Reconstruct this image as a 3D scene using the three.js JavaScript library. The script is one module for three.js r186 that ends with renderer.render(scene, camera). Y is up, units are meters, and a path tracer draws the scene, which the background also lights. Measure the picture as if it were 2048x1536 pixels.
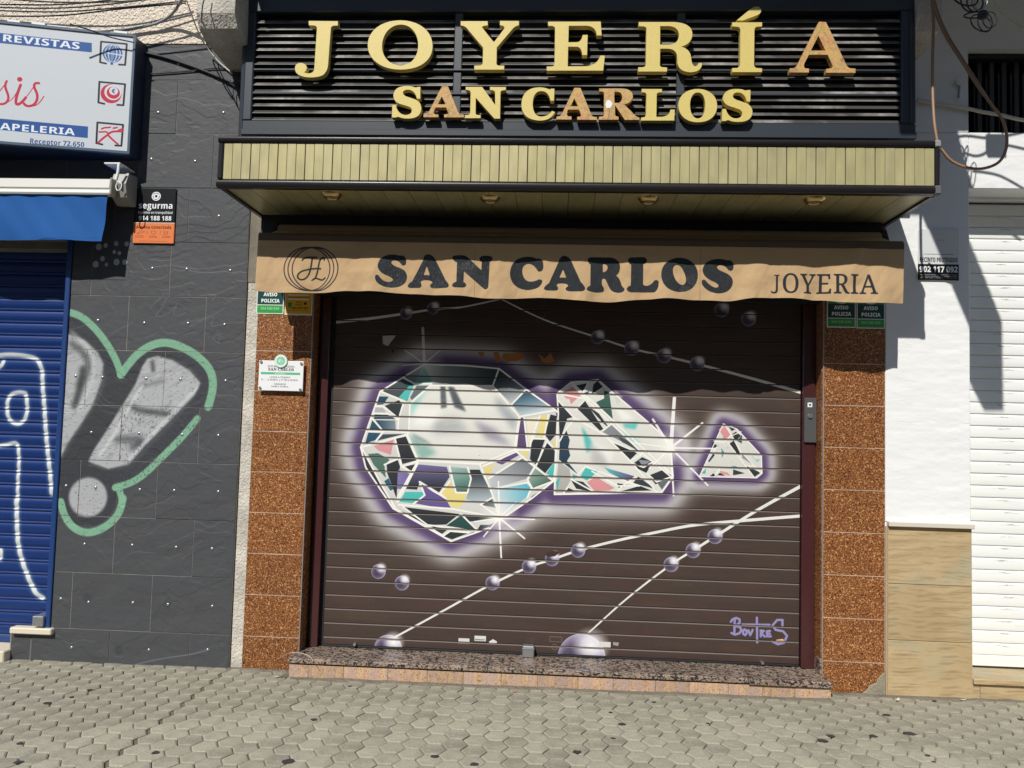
import * as THREE from 'three';
import { mergeGeometries, toCreasedNormals } from 'three/addons/utils/BufferGeometryUtils.js';

// ---------------------------------------------------------------- camera, sky, sun, exposure
const CAMERA_HEIGHT = 1.5, CAMERA_DISTANCE = 4.69, FOCAL = 1560;      // focal length in photo pixels (2048 x 1536)
const camera = new THREE.PerspectiveCamera(2 * Math.atan(768 / FOCAL) * 180 / Math.PI, 4 / 3, 0.05, 400);
camera.position.set(0, CAMERA_HEIGHT, CAMERA_DISTANCE);
camera.rotation.set(0.0563, 0.05571, 0.02726, 'YXZ');
camera.updateMatrixWorld(true);

const scene = new THREE.Scene();
const SUN = new THREE.Vector3(-0.335, 1.04, 1).normalize();
{ // clear sky, brighter and paler towards the horizon and round the sun
  const w = 256, h = 128, d = new Float32Array(w * h * 4), v = new THREE.Vector3();
  for (let j = 0; j < h; j++) for (let i = 0; i < w; i++) {
    const th = Math.PI * (j + 0.5) / h, ph = 2 * Math.PI * (i + 0.5) / w;
    const y = -Math.cos(th);                                           // row 0 is the bottom
    v.set(Math.cos(ph) * Math.sin(th), y, Math.sin(ph) * Math.sin(th));
    const e = Math.max(0, y), hz = Math.pow(1 - e, 3.2), g = Math.max(0, v.dot(SUN));
    const k = (j * w + i) * 4, aur = 0.10 * Math.pow(g, 10);
    d[k] = 0.215 + 0.260 * hz + aur; d[k + 1] = 0.320 + 0.250 * hz + aur; d[k + 2] = 0.540 + 0.200 * hz + aur * 0.9; d[k + 3] = 1;
  }
  const sky = new THREE.DataTexture(d, w, h, THREE.RGBAFormat, THREE.FloatType);
  sky.mapping = THREE.EquirectangularReflectionMapping; sky.magFilter = THREE.LinearFilter; sky.minFilter = THREE.LinearFilter; sky.needsUpdate = true;
  scene.background = sky; scene.environment = sky;
}
const sun = new THREE.DirectionalLight(new THREE.Color(1, 0.965, 0.9), 4.6);
sun.position.copy(SUN).multiplyScalar(20); sun.target.position.set(0, 0, 0);
sun.castShadow = true; sun.shadow.radius = 1; sun.shadow.mapSize.set(4096, 4096);
Object.assign(sun.shadow.camera, { left: -7, right: 7, top: 6, bottom: -6, near: 1, far: 50 });
scene.add(sun, sun.target);
const renderer = new THREE.WebGLRenderer({ antialias: true });
renderer.setSize(1024, 768); renderer.toneMapping = THREE.LinearToneMapping; renderer.toneMappingExposure = 1;
renderer.shadowMap.enabled = true;

// ---------------------------------------------------------------- helpers
let seed = 20240611;
const rnd = () => { seed |= 0; seed = seed + 0x6D2B79F5 | 0; let t = Math.imul(seed ^ seed >>> 15, 1 | seed); t = t + Math.imul(t ^ t >>> 7, 61 | t) ^ t; return ((t ^ t >>> 14) >>> 0) / 4294967296; };
const rr = (a, b) => a + (b - a) * rnd();
const V2 = (x, y) => new THREE.Vector2(x, y), V3 = (x, y, z) => new THREE.Vector3(x, y, z);
// a photo pixel gives a direction; the plane that the thing lies on gives its place
const rayOf = (px, py) => V3((px - 1024) / FOCAL, -(py - 768) / FOCAL, -1).applyQuaternion(camera.quaternion);
const onZ = (px, py, z) => { const r = rayOf(px, py), t = (z - CAMERA_DISTANCE) / r.z; return camera.position.clone().addScaledVector(r, t); };
const onY = (px, py, y) => { const r = rayOf(px, py), t = (y - CAMERA_HEIGHT) / r.y; return camera.position.clone().addScaledVector(r, t); };

const taken = new Map();
const numbered = (name) => { const n = taken.get(name) ?? 0; taken.set(name, n + 1); return n ? `${name}_${String(n).padStart(3, '0')}` : name; };
function thing(name, label, category, [x, y, z] = [0, 0, 0], group) {
  const o = new THREE.Group(); o.name = numbered(name); o.position.set(x, y, z); scene.add(o);
  o.userData = { label, category }; if (group) o.userData.group = group;
  return o;
}
function structure(name, at = [0, 0, 0]) { const o = new THREE.Group(); o.name = name; o.position.set(...at); o.userData = { kind: 'structure' }; scene.add(o); return o; }
const rootOffset = (o) => { const v = V3(0, 0, 0); for (let q = o; q && q !== scene; q = q.parent) v.add(q.position); return v; };
function mesh(name, geo, mat, parent) { const m = new THREE.Mesh(geo, mat); m.name = name; m.castShadow = m.receiveShadow = true; parent.add(m); return m; }
// part whose geometry is given in world coordinates
function part(parent, name, geo, mat, label) {
  const o = rootOffset(parent); geo.translate(-o.x, -o.y, -o.z);
  const m = mesh(name, geo, mat, parent); if (label) m.userData.label = label;
  return m;
}
// shared geometry placed at a world point
function place(parent, name, geo, mat, x, y, z) { const o = rootOffset(parent), m = mesh(name, geo, mat, parent); m.position.set(x - o.x, y - o.y, z - o.z); return m; }

function fromTriangles(pos, uv) {
  const g = new THREE.BufferGeometry();
  g.setAttribute('position', new THREE.Float32BufferAttribute(pos, 3));
  g.setAttribute('uv', new THREE.Float32BufferAttribute(uv ?? new Array(pos.length / 3 * 2).fill(0), 2));
  g.computeVertexNormals(); return g;
}
// uv in metres from the face's direction
function metreUV(g, du = 0, dv = 0, su = 1, sv = su) {
  const p = g.attributes.position, n = g.attributes.normal, uv = new Float32Array(p.count * 2);
  for (let i = 0; i < p.count; i++) {
    const ax = Math.abs(n.getX(i)), ay = Math.abs(n.getY(i)), az = Math.abs(n.getZ(i));
    let u, v;
    if (az >= ax && az >= ay) { u = p.getX(i); v = p.getY(i); } else if (ay >= ax) { u = p.getX(i); v = p.getZ(i); } else { u = p.getZ(i); v = p.getY(i); }
    uv[2 * i] = (u + du) * su; uv[2 * i + 1] = (v + dv) * sv;
  }
  g.setAttribute('uv', new THREE.BufferAttribute(uv, 2)); return g;
}
// box between two corners, all edges chamfered
function block(x0, x1, y0, y1, z0, z1, c = 0.003, du = 0, dv = 0) {
  const X = [x0, x1], Y = [y0, y1], Z = [z0, z1], pos = [];
  c = Math.min(c, (x1 - x0) * 0.45, (y1 - y0) * 0.45, (z1 - z0) * 0.45);
  const pt = (ix, iy, iz, axis) => {             // the corner's point that lies on the face across `axis`
    const s = [ix ? -1 : 1, iy ? -1 : 1, iz ? -1 : 1], q = [X[ix], Y[iy], Z[iz]];
    for (let a = 0; a < 3; a++) if (a !== axis) q[a] += s[a] * c;
    return q;
  };
  const cen = [(x0 + x1) / 2, (y0 + y1) / 2, (z0 + z1) / 2];
  const tri = (a, b, d) => {
    const u = [b[0] - a[0], b[1] - a[1], b[2] - a[2]], w = [d[0] - a[0], d[1] - a[1], d[2] - a[2]];
    const n = [u[1] * w[2] - u[2] * w[1], u[2] * w[0] - u[0] * w[2], u[0] * w[1] - u[1] * w[0]];
    const m = [(a[0] + b[0] + d[0]) / 3 - cen[0], (a[1] + b[1] + d[1]) / 3 - cen[1], (a[2] + b[2] + d[2]) / 3 - cen[2]];
    if (n[0] * m[0] + n[1] * m[1] + n[2] * m[2] < 0) pos.push(...a, ...d, ...b); else pos.push(...a, ...b, ...d);
  };
  const quad = (a, b, d, e) => { tri(a, b, d); tri(a, d, e); };
  const idx = (axis, s, i, j) => { const r = [0, 0, 0]; r[axis] = s; r[(axis + 1) % 3] = i; r[(axis + 2) % 3] = j; return r; };
  for (let axis = 0; axis < 3; axis++) for (let s = 0; s < 2; s++) quad(pt(...idx(axis, s, 0, 0), axis), pt(...idx(axis, s, 1, 0), axis), pt(...idx(axis, s, 1, 1), axis), pt(...idx(axis, s, 0, 1), axis));
  if (c > 0) {
    for (let axis = 0; axis < 3; axis++) { const b = (axis + 1) % 3, d = (axis + 2) % 3; for (let i = 0; i < 2; i++) for (let j = 0; j < 2; j++) quad(pt(...idx(axis, 0, i, j), b), pt(...idx(axis, 1, i, j), b), pt(...idx(axis, 1, i, j), d), pt(...idx(axis, 0, i, j), d)); }
    for (let i = 0; i < 8; i++) { const k = [i & 1, i >> 1 & 1, i >> 2 & 1]; tri(pt(...k, 0), pt(...k, 1), pt(...k, 2)); }
  }
  return metreUV(fromTriangles(pos), du, dv);
}
// closed profile [[z, y], ...] swept along x; crease in radians
function sweepX(profile, x0, x1, crease = 0.5) {
  const pos = [], n = profile.length;
  const area = profile.reduce((s, p, i) => { const q = profile[(i + 1) % n]; return s + p[0] * q[1] - q[0] * p[1]; }, 0);
  const pr = area > 0 ? profile : [...profile].reverse();               // anticlockwise in (z, y)
  for (let i = 0; i < n; i++) {
    const [za, ya] = pr[i], [zb, yb] = pr[(i + 1) % n];
    pos.push(x0, ya, za, x0, yb, zb, x1, yb, zb, x0, ya, za, x1, yb, zb, x1, ya, za);
  }
  const faces = THREE.ShapeUtils.triangulateShape(pr.map(([z, y]) => V2(z, y)), []);
  for (const [a, b, c] of faces) {
    pos.push(x0, pr[a][1], pr[a][0], x0, pr[c][1], pr[c][0], x0, pr[b][1], pr[b][0]);
    pos.push(x1, pr[a][1], pr[a][0], x1, pr[b][1], pr[b][0], x1, pr[c][1], pr[c][0]);
  }
  // outward check on the first side face
  let g = fromTriangles(pos);
  const nrm = g.attributes.normal, p = g.attributes.position;
  let cy = 0, cz = 0; for (const [z, y] of pr) { cy += y / n; cz += z / n; }
  let out = 0; for (let i = 0; i < n * 6; i += 3) out += nrm.getY(i) * (p.getY(i) - cy) + nrm.getZ(i) * (p.getZ(i) - cz);
  if (out < 0) { for (let i = 0; i < pos.length; i += 9) for (let k = 0; k < 3; k++) { const t = pos[i + 3 + k]; pos[i + 3 + k] = pos[i + 6 + k]; pos[i + 6 + k] = t; } g = fromTriangles(pos); }
  g = toCreasedNormals(g, crease);
  return metreUV(g);
}
function tube(points, r, seg = 40, radial = 7, closed = false) { return new THREE.TubeGeometry(new THREE.CatmullRomCurve3(points, closed, 'centripetal'), seg, r, radial, closed); }
const disc = (r, h, seg = 20) => new THREE.CylinderGeometry(r, r, h, seg);
const facing = (g) => g.rotateX(Math.PI / 2);                            // cylinder axis from y to z

// ---------------------------------------------------------------- noise and textures
const LAT = new Float32Array(65536); for (let i = 0; i < 65536; i++) LAT[i] = rnd();
function noise(x, y, per = 256) {
  const xi = Math.floor(x), yi = Math.floor(y); let fx = x - xi, fy = y - yi;
  fx = fx * fx * (3 - 2 * fx); fy = fy * fy * (3 - 2 * fy);
  const a = ((xi % per) + per) % per, b = (a + 1) % per, c = ((yi % per) + per) % per, d = (c + 1) % per;
  const p = LAT[c * 256 + a], q = LAT[c * 256 + b], r = LAT[d * 256 + a], s = LAT[d * 256 + b];
  return p + (q - p) * fx + (r - p) * fy + (p - q - r + s) * fx * fy;
}
function fbm(x, y, oct = 4, per = 256) { let s = 0, a = 0.5, t = 0; for (let o = 0; o < oct; o++) { s += a * noise(x, y, per); t += a; a *= 0.5; x = x * 2 + 17; y = y * 2 + 31; per = Math.min(256, per * 2); } return s / t; }
const toByte = (l) => { l = Math.min(1, Math.max(0, l)); return 255 * (l <= 0.0031308 ? 12.92 * l : 1.055 * Math.pow(l, 1 / 2.4) - 0.055); };
// fn(u, v in 0..1) -> linear [r, g, b] or one height; `metres` is the size of one repeat
function texture(w, h, metres, fn, colour = true) {
  const d = new Uint8Array(w * h * 4);
  for (let j = 0; j < h; j++) for (let i = 0; i < w; i++) {
    const c = fn(i / w, j / h), k = (j * w + i) * 4;
    if (colour) { d[k] = toByte(c[0]); d[k + 1] = toByte(c[1]); d[k + 2] = toByte(c[2]); } else d[k] = d[k + 1] = d[k + 2] = 255 * Math.min(1, Math.max(0, c));
    d[k + 3] = 255;
  }
  const t = new THREE.DataTexture(d, w, h, THREE.RGBAFormat);
  t.magFilter = THREE.LinearFilter; t.minFilter = THREE.LinearMipmapLinearFilter; t.generateMipmaps = true; t.wrapS = t.wrapT = THREE.RepeatWrapping;
  if (colour) t.colorSpace = THREE.SRGBColorSpace;
  if (metres) t.repeat.set(1 / metres, 1 / metres * w / h);
  t.needsUpdate = true; return t;
}
function canvasOf(w, h) { const c = document.createElement('canvas'); c.width = w; c.height = h; return [c, c.getContext('2d')]; }
function canvasTexture(c) { const t = new THREE.CanvasTexture(c); t.colorSpace = THREE.SRGBColorSpace; t.magFilter = THREE.LinearFilter; t.anisotropy = 8; return t; }
const std = (o) => new THREE.MeshStandardMaterial(o);
const lin = (r, g, b) => new THREE.Color().setRGB(r, g, b);
const mix = (a, b, t) => a.map((v, i) => v + (b[i] - v) * t);

// path strings ("M x y L x y Q .. C .. Z") in the pixels of an enlarged piece of the photograph
function commands(s) { const out = []; for (const m of s.matchAll(/([MLQCZ])([^MLQCZ]*)/g)) out.push([m[1], (m[2].match(/-?\d+(\.\d+)?/g) ?? []).map(Number)]); return out; }
function tracePath(target, s, map) {                                     // target: canvas context, THREE.Shape or Path
  const can = !!target.canvas;
  for (const [k, a] of commands(s)) {
    const p = []; for (let i = 0; i < a.length; i += 2) p.push(map(a[i], a[i + 1]));
    if (k === 'M') target.moveTo(p[0].x, p[0].y);
    if (k === 'L') for (const q of p) target.lineTo(q.x, q.y);
    if (k === 'Q') for (let i = 0; i < p.length; i += 2) target.quadraticCurveTo(p[i].x, p[i].y, p[i + 1].x, p[i + 1].y);
    if (k === 'C') for (let i = 0; i < p.length; i += 3) target.bezierCurveTo(p[i].x, p[i].y, p[i + 1].x, p[i + 1].y, p[i + 2].x, p[i + 2].y);
    if (k === 'Z' && can) target.closePath();
  }
}

// shared surfaces
const T = {};
T.concrete = texture(512, 512, 0.9, (u, v) => { const a = fbm(u * 8, v * 8, 5, 8), b = noise(u * 220, v * 220, 220), s = 0.250 + 0.17 * (a - 0.5) + 0.08 * (b - 0.5); return [s * 1.07, s, s * 0.79]; });
T.concreteBump = texture(512, 512, 0.9, (u, v) => 0.5 * fbm(u * 24, v * 24, 4, 24) + 0.5 * noise(u * 240, v * 240, 240), false);
T.speckle = texture(1024, 1024, 0.9, (u, v) => {
  const n = noise(u * 250, v * 250, 250), m = noise(u * 190 + 5, v * 190, 190), l = fbm(u * 5, v * 5, 3, 5);
  let c = mix([0.15, 0.050, 0.014], [0.30, 0.115, 0.034], Math.min(1, Math.max(0, (n - 0.3) * 2)));
  if (m > 0.68) c = mix(c, [0.56, 0.31, 0.13], Math.min(1, (m - 0.68) * 5));
  if (m < 0.28) c = mix(c, [0.04, 0.012, 0.005], Math.min(1, (0.28 - m) * 6));
  return c.map((q) => q * (0.9 + 0.2 * l));
});
T.granite = texture(1024, 1024, 0.8, (u, v) => {
  const n = fbm(u * 40, v * 60, 3, 40), m = noise(u * 110 + 9, v * 130, 110), l = fbm(u * 6, v * 6, 3, 6);
  let c = mix([0.03, 0.025, 0.022], [0.34, 0.24, 0.18], Math.min(1, Math.max(0, (n - 0.36) * 5)));
  if (m > 0.66) c = mix(c, [0.45, 0.38, 0.31], 0.7); if (m < 0.24) c = mix(c, [0.02, 0.02, 0.02], 0.8);
  return c.map((q) => q * (0.55 + 0.45 * l));
});
T.riser = texture(512, 512, 0.6, (u, v) => {
  const n = noise(u * 130, v * 110, 110), w = fbm(u * 9, v * 2, 3, 2), g = fbm(u * 60, v * 14, 3, 14);
  let c = mix([0.30, 0.17, 0.10], [0.66, 0.46, 0.29], 0.35 * n + 0.65 * g);
  c = mix(c, [0.42, 0.30, 0.24], Math.min(1, Math.max(0, (w - 0.5) * 4))); if (n < 0.16) c = mix(c, [0.12, 0.07, 0.05], 0.7);
  return c;
});
T.sandstone = texture(1024, 1024, 1.1, (u, v) => {
  const wob = 0.35 * fbm(u * 4, v * 4, 3, 4), a = fbm(u * 7 + wob * 3, v * 30 + wob * 9, 4, 7), b = fbm(u * 3, v * 5, 4, 3), n = fbm(u * 12 + wob * 2, v * 150 + wob * 14, 3, 12), g = fbm(u * 5 + 30, v * 7 + 12, 3, 5);
  let c = mix([0.36, 0.25, 0.115], [0.60, 0.46, 0.255], 0.6 * a + 0.4 * b);
  c = mix(c, [0.40, 0.38, 0.24], Math.max(0, (g - 0.48) * 2.4)); c = mix(c, [0.27, 0.18, 0.08], Math.min(0.7, Math.max(0, (n - 0.5) * 2.0)));
  return c;
});
T.grain = texture(512, 512, 0.7, (u, v) => 0.6 * fbm(u * 40, v * 40, 3, 40) + 0.4 * fbm(u * 7, v * 7, 3, 7), false);
T.stuccoBump = texture(512, 512, 0.5, (u, v) => Math.pow(fbm(u * 50, v * 50, 3, 50), 1.2), false);
T.plaster = texture(512, 512, 1.6, (u, v) => { const a = fbm(u * 5, v * 5, 5, 5), b = fbm(u * 3 + 40, v * 14, 3, 3); const s = 0.80 + 0.05 * (a - 0.5) - 0.10 * Math.max(0, b - 0.62); return [s, s * 1.005, s * 1.0]; });
T.plasterBump = texture(512, 512, 0.8, (u, v) => fbm(u * 6, v * 14, 5, 6), false);
T.dust = texture(512, 512, 1.3, (u, v) => { const a = fbm(u * 6, v * 6, 4, 6), b = fbm(u * 60, v * 60, 3, 60); const k = Math.max(0, (a - 0.36) * 2.2) * (0.4 + b); const s = 0.05 + 0.30 * k; return [s * 1.06, s, s * 0.92]; });
T.cloth = texture(256, 256, 0.12, (u, v) => 0.5 + 0.25 * Math.sin(u * 2 * Math.PI * 40) + 0.25 * Math.sin(v * 2 * Math.PI * 40), false);
T.stain = texture(512, 512, 1.2, (u, v) => 0.35 + 0.45 * fbm(u * 8, v * 8, 5, 8), false);
const M = {
  paver: [1.0, 0.92, 1.07, 0.97, 1.03].map((k) => std({ map: T.concrete, bumpMap: T.concreteBump, bumpScale: 0.0016, roughness: 0.92, color: lin(k * 1.12, k * 1.11, k * 1.06) })),
  bed: std({ map: T.concrete, color: lin(0.6, 0.54, 0.46), roughness: 1 }),
  cement: std({ map: T.concrete, bumpMap: T.concreteBump, bumpScale: 0.004, color: lin(1.05, 1.0, 0.92), roughness: 0.95 }),
  oldCement: std({ map: T.concrete, bumpMap: T.stuccoBump, bumpScale: 0.006, color: lin(2.0, 2.0, 2.2), roughness: 0.95 }),
  mortar: std({ map: T.concrete, bumpMap: T.stuccoBump, bumpScale: 0.008, color: lin(0.62, 0.58, 0.55), roughness: 0.95, side: THREE.DoubleSide }),
  asphalt: std({ map: T.concrete, bumpMap: T.concreteBump, bumpScale: 0.004, color: lin(0.26, 0.27, 0.3), roughness: 0.95 }),
  brownTile: [1, 0.93, 1.06].map((k) => std({ map: T.speckle, roughness: 0.42, color: lin(k, k * 0.98, k) })),
  grout: std({ map: T.concrete, color: lin(1.9, 1.65, 1.65), roughness: 0.95 }),
  darkGrout: std({ map: T.concrete, color: lin(0.75, 0.72, 0.7), roughness: 0.95 }),
  slateGrout: std({ map: T.concrete, color: lin(0.95, 0.97, 1.1), roughness: 0.95 }),
  granite: std({ map: T.granite, roughness: 0.35 }),
  riser: [1, 0.9, 1.08].map((k) => std({ map: T.riser, bumpMap: T.grain, bumpScale: 0.003, roughness: 0.85, color: lin(k, k, k) })),
  sandstone: [1, 0.97, 1.03].map((k) => std({ map: T.sandstone, bumpMap: T.grain, bumpScale: 0.002, roughness: 0.6, color: lin(k * 0.95, k * 0.95, k) })),
  white: std({ map: T.plaster, bumpMap: T.plasterBump, bumpScale: 0.005, roughness: 0.9 }),
  stucco: std({ color: lin(0.92, 0.80, 0.66), map: T.plaster, bumpMap: T.stuccoBump, bumpScale: 0.012, roughness: 0.95 }),
  whitePaint: std({ color: lin(0.80, 0.80, 0.79), roughness: 0.5 }),
  black: std({ color: lin(0.012, 0.012, 0.014), roughness: 0.6 }),
  blackGloss: std({ color: lin(0.014, 0.012, 0.012), roughness: 0.28 }),
  frame: std({ color: lin(0.026, 0.034, 0.045), roughness: 0.42, bumpMap: T.stain, bumpScale: 0.0006 }),
  louvre: std({ map: T.dust, roughness: 0.5 }),
  maroon: std({ color: lin(0.058, 0.018, 0.019), roughness: 0.4, roughnessMap: T.stain }),
  steel: std({ color: lin(0.45, 0.46, 0.48), metalness: 0.85, roughness: 0.38 }),
  brass: std({ color: lin(0.62, 0.47, 0.2), metalness: 0.9, roughness: 0.3 }),
  cableDark: std({ color: lin(0.02, 0.02, 0.022), roughness: 0.6 }),
  cableGrey: std({ color: lin(0.30, 0.31, 0.32), roughness: 0.6 }),
  cableBrown: std({ color: lin(0.30, 0.17, 0.10), roughness: 0.55 }),
  cableWhite: std({ color: lin(0.58, 0.55, 0.48), roughness: 0.6 }),
};

// ================================================================ ground
const groundAt = (x) => 0.018 + 0.004 * x;
{
  const road = structure('road', [0, -0.13, 3.4]);
  part(road, 'road_surface', block(-60, 60, -0.4, -0.13, 3.36, 90, 0), M.asphalt);
  part(road, 'far_pavement', block(-40, 40, -0.3, 0.0, 10.6, 12.99, 0.01), M.cement);
  part(road, 'kerb', block(-12, 12, -0.3, 0.0, 3.2, 3.355, 0.015), M.cement);
}
{ // building added across the street to shade the roadway and close off low sky
  const t = thing('added_shade_building', 'plain cream building added across the street to deepen the shade, behind the viewpoint', 'building', [0, 0, 13]);
  part(t, 'wall', block(-30, 30, -0.3, 10.9, 13, 20, 0), std({ map: T.plaster, color: lin(0.55, 0.47, 0.36), roughness: 0.9 }));
  for (let s = 0; s < 3; s++) for (let k = 0; k < 12; k++) part(t, 'window', block(-17 + k * 3, -15.7 + k * 3, 0.9 + s * 3.2, 2.9 + s * 3.2, 12.96, 12.995, 0.01), M.blackGloss);
}
const pavement = structure('pavement', [0, 0, 0]);
{
  part(pavement, 'sand_bed', (() => { const g = new THREE.PlaneGeometry(24, 3.5, 1, 1).rotateX(-Math.PI / 2); g.translate(0, 0, 1.45); const p = g.attributes.position; for (let i = 0; i < p.count; i++) p.setY(i, groundAt(p.getX(i)) - 0.011); metreUV(g); return g; })(), M.bed);
  const CX = 0.0945, RZ = 0.121, TURN = 0.022;
  // paver: hexagon with points to left and right, chamfered rim
  const makePaver = (j, gap) => {
    const hx = CX * 2 / 3 - gap, hz = RZ / 2 - gap * 0.9, c = 0.0075, d = 0.0042, top = [], rim = [], low = [];
    for (let k = 0; k < 6; k++) {
      const x = [hx, hx / 2, -hx / 2, -hx, -hx / 2, hx / 2][k], z = [0, hz, hz, 0, -hz, -hz][k], s = 1 + 0.02 * (LAT[j * 31 + k] - 0.5);
      rim.push([x * s, -d, z * s]); low.push([x * s, -0.03, z * s]); top.push([x * s * (1 - c / hx), 0, z * s * (1 - c / hz)]);
    }
    const pos = [];
    for (let k = 0; k < 6; k++) { const m = (k + 1) % 6; pos.push(0, 0, 0, ...top[m], ...top[k], ...top[k], ...top[m], ...rim[m], ...top[k], ...rim[m], ...rim[k], ...rim[k], ...rim[m], ...low[m], ...rim[k], ...low[m], ...low[k]); }
    return metreUV(fromTriangles(pos), j * 0.137, j * 0.219);
  };
  const shapes = []; for (let j = 0; j < 6; j++) shapes.push(makePaver(j, 0.0012 + 0.0008 * (j % 3)));
  const all = [], v = V3(0, 0, 0);
  for (let c = -46; c <= 40; c++) for (let r = -8; r <= 25; r++) {
    const lx = c * CX, lz = (r + (c & 1 ? 0.5 : 0)) * RZ;
    let x = -0.152 + lx + lz * TURN + rr(-0.0012, 0.0012), z = 0.66 + lz - lx * TURN + rr(-0.0012, 0.0012);
    if (c <= -19) { x -= 0.011; z += 0.012; }                              // the open joint that runs to the kerb
    if (c <= -28) x -= 0.004; if (c >= 21) x += 0.004;
    if (z < -0.07 || z > 3.13) continue;
    if (x > -1.44 && x < 1.52 && z < 0.06) continue;                          // under the doorstep
    v.set(x, groundAt(x), z).project(camera);
    all.push({ x, z, seen: Math.abs(v.x) < 1.02 && v.y > -1.03, near: Math.hypot(x, CAMERA_HEIGHT, CAMERA_DISTANCE - z) });
  }
  all.sort((a, b) => (b.seen - a.seen) || a.near - b.near);
  const tilt = () => rr(-0.006, 0.006);
  for (const p of all.slice(0, 300)) {
    const m = place(pavement, 'paver', shapes[Math.floor(rnd() * 6)], M.paver[Math.floor(rnd() * 5)], p.x, groundAt(p.x) + rr(-0.0018, 0.0018), p.z);
    m.rotation.set(tilt(), TURN + rr(-0.008, 0.008), tilt());
  }
  const rest = all.slice(300), inst = new THREE.InstancedMesh(shapes[2], M.paver[0], rest.length), o = new THREE.Object3D(), col = new THREE.Color();
  rest.forEach((p, i) => { o.position.set(p.x, groundAt(p.x) + rr(-0.0018, 0.0018), p.z); o.rotation.set(tilt(), TURN, tilt()); o.updateMatrix(); inst.setMatrixAt(i, o.matrix); const k = rr(0.92, 1.07); inst.setColorAt(i, col.setRGB(k, k, k)); });
  inst.name = 'far_pavers'; inst.userData.kind = 'stuff'; inst.castShadow = inst.receiveShadow = true; pavement.add(inst);
}
// trodden chewing gum and dirt spots, flat discs of uneven outline
{
  const spots = [[312, 1502], [95, 1402], [143, 1390, 0.6], [37, 1520], [575, 1521, 1.5], [948, 1528], [1154, 1504], [1245, 1449], [1226, 1477, 0.6], [1774, 1433, 1.1], [1661, 1474, 1.1], [1646, 1484, 1.3], [1747, 1475, 1.2], [1869, 1405, 0.7], [2042, 1443], [1867, 1527, 0.5], [1221, 1425, 0.5], [700, 1371, 0.7], [870, 1512, 1.0], [628, 1437, 0.9], [1855, 1514, 0.7], [1415, 1448, 0.5], [1308, 1405, 0.7], [40, 1482, 0.8], [180, 1376, 0.8], [1820, 1470, 1.5]];
  const parts = spots.map(([px, py, s = 1]) => {
    const p = onY(px, py, 0.02), n = 11, pos = [], a0 = rnd() * 6, ring = [];
    for (let k = 0; k < n; k++) { const a = a0 + k / n * Math.PI * 2, r = 0.02 * s * rr(0.75, 1.2); ring.push([p.x + r * Math.cos(a), groundAt(p.x) + 0.0026, p.z + r * 0.9 * Math.sin(a)]); }
    for (let k = 0; k < n; k++) pos.push(p.x, groundAt(p.x) + 0.0042, p.z, ...ring[(k + 1) % n], ...ring[k]);
    return fromTriangles(pos);
  });
  const g = mergeGeometries(parts), m = mesh('gum_spots', g, std({ color: lin(0.035, 0.032, 0.03), roughness: 0.8 }), scene);
  m.userData = { kind: 'stuff', label: 'dark trodden chewing gum spots on the hexagonal pavers', category: 'gum' };
}

// ================================================================ building bodies behind the shopfronts
const SLATE_X1 = -1.925, PIL_L0 = -1.843, PIL_L1 = -1.502, PIL_R0 = 1.583, PIL_R1 = 1.934, RIGHT_X = 2.42;
const SHUT_Z = -0.136, SHUT_X0 = -1.391, SHUT_X1 = 1.488, STEP_TOP = 0.124;
const CAN_Z = 0.64, AWN_Z = 0.333, LOUVRE_Z = 0.33;

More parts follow.
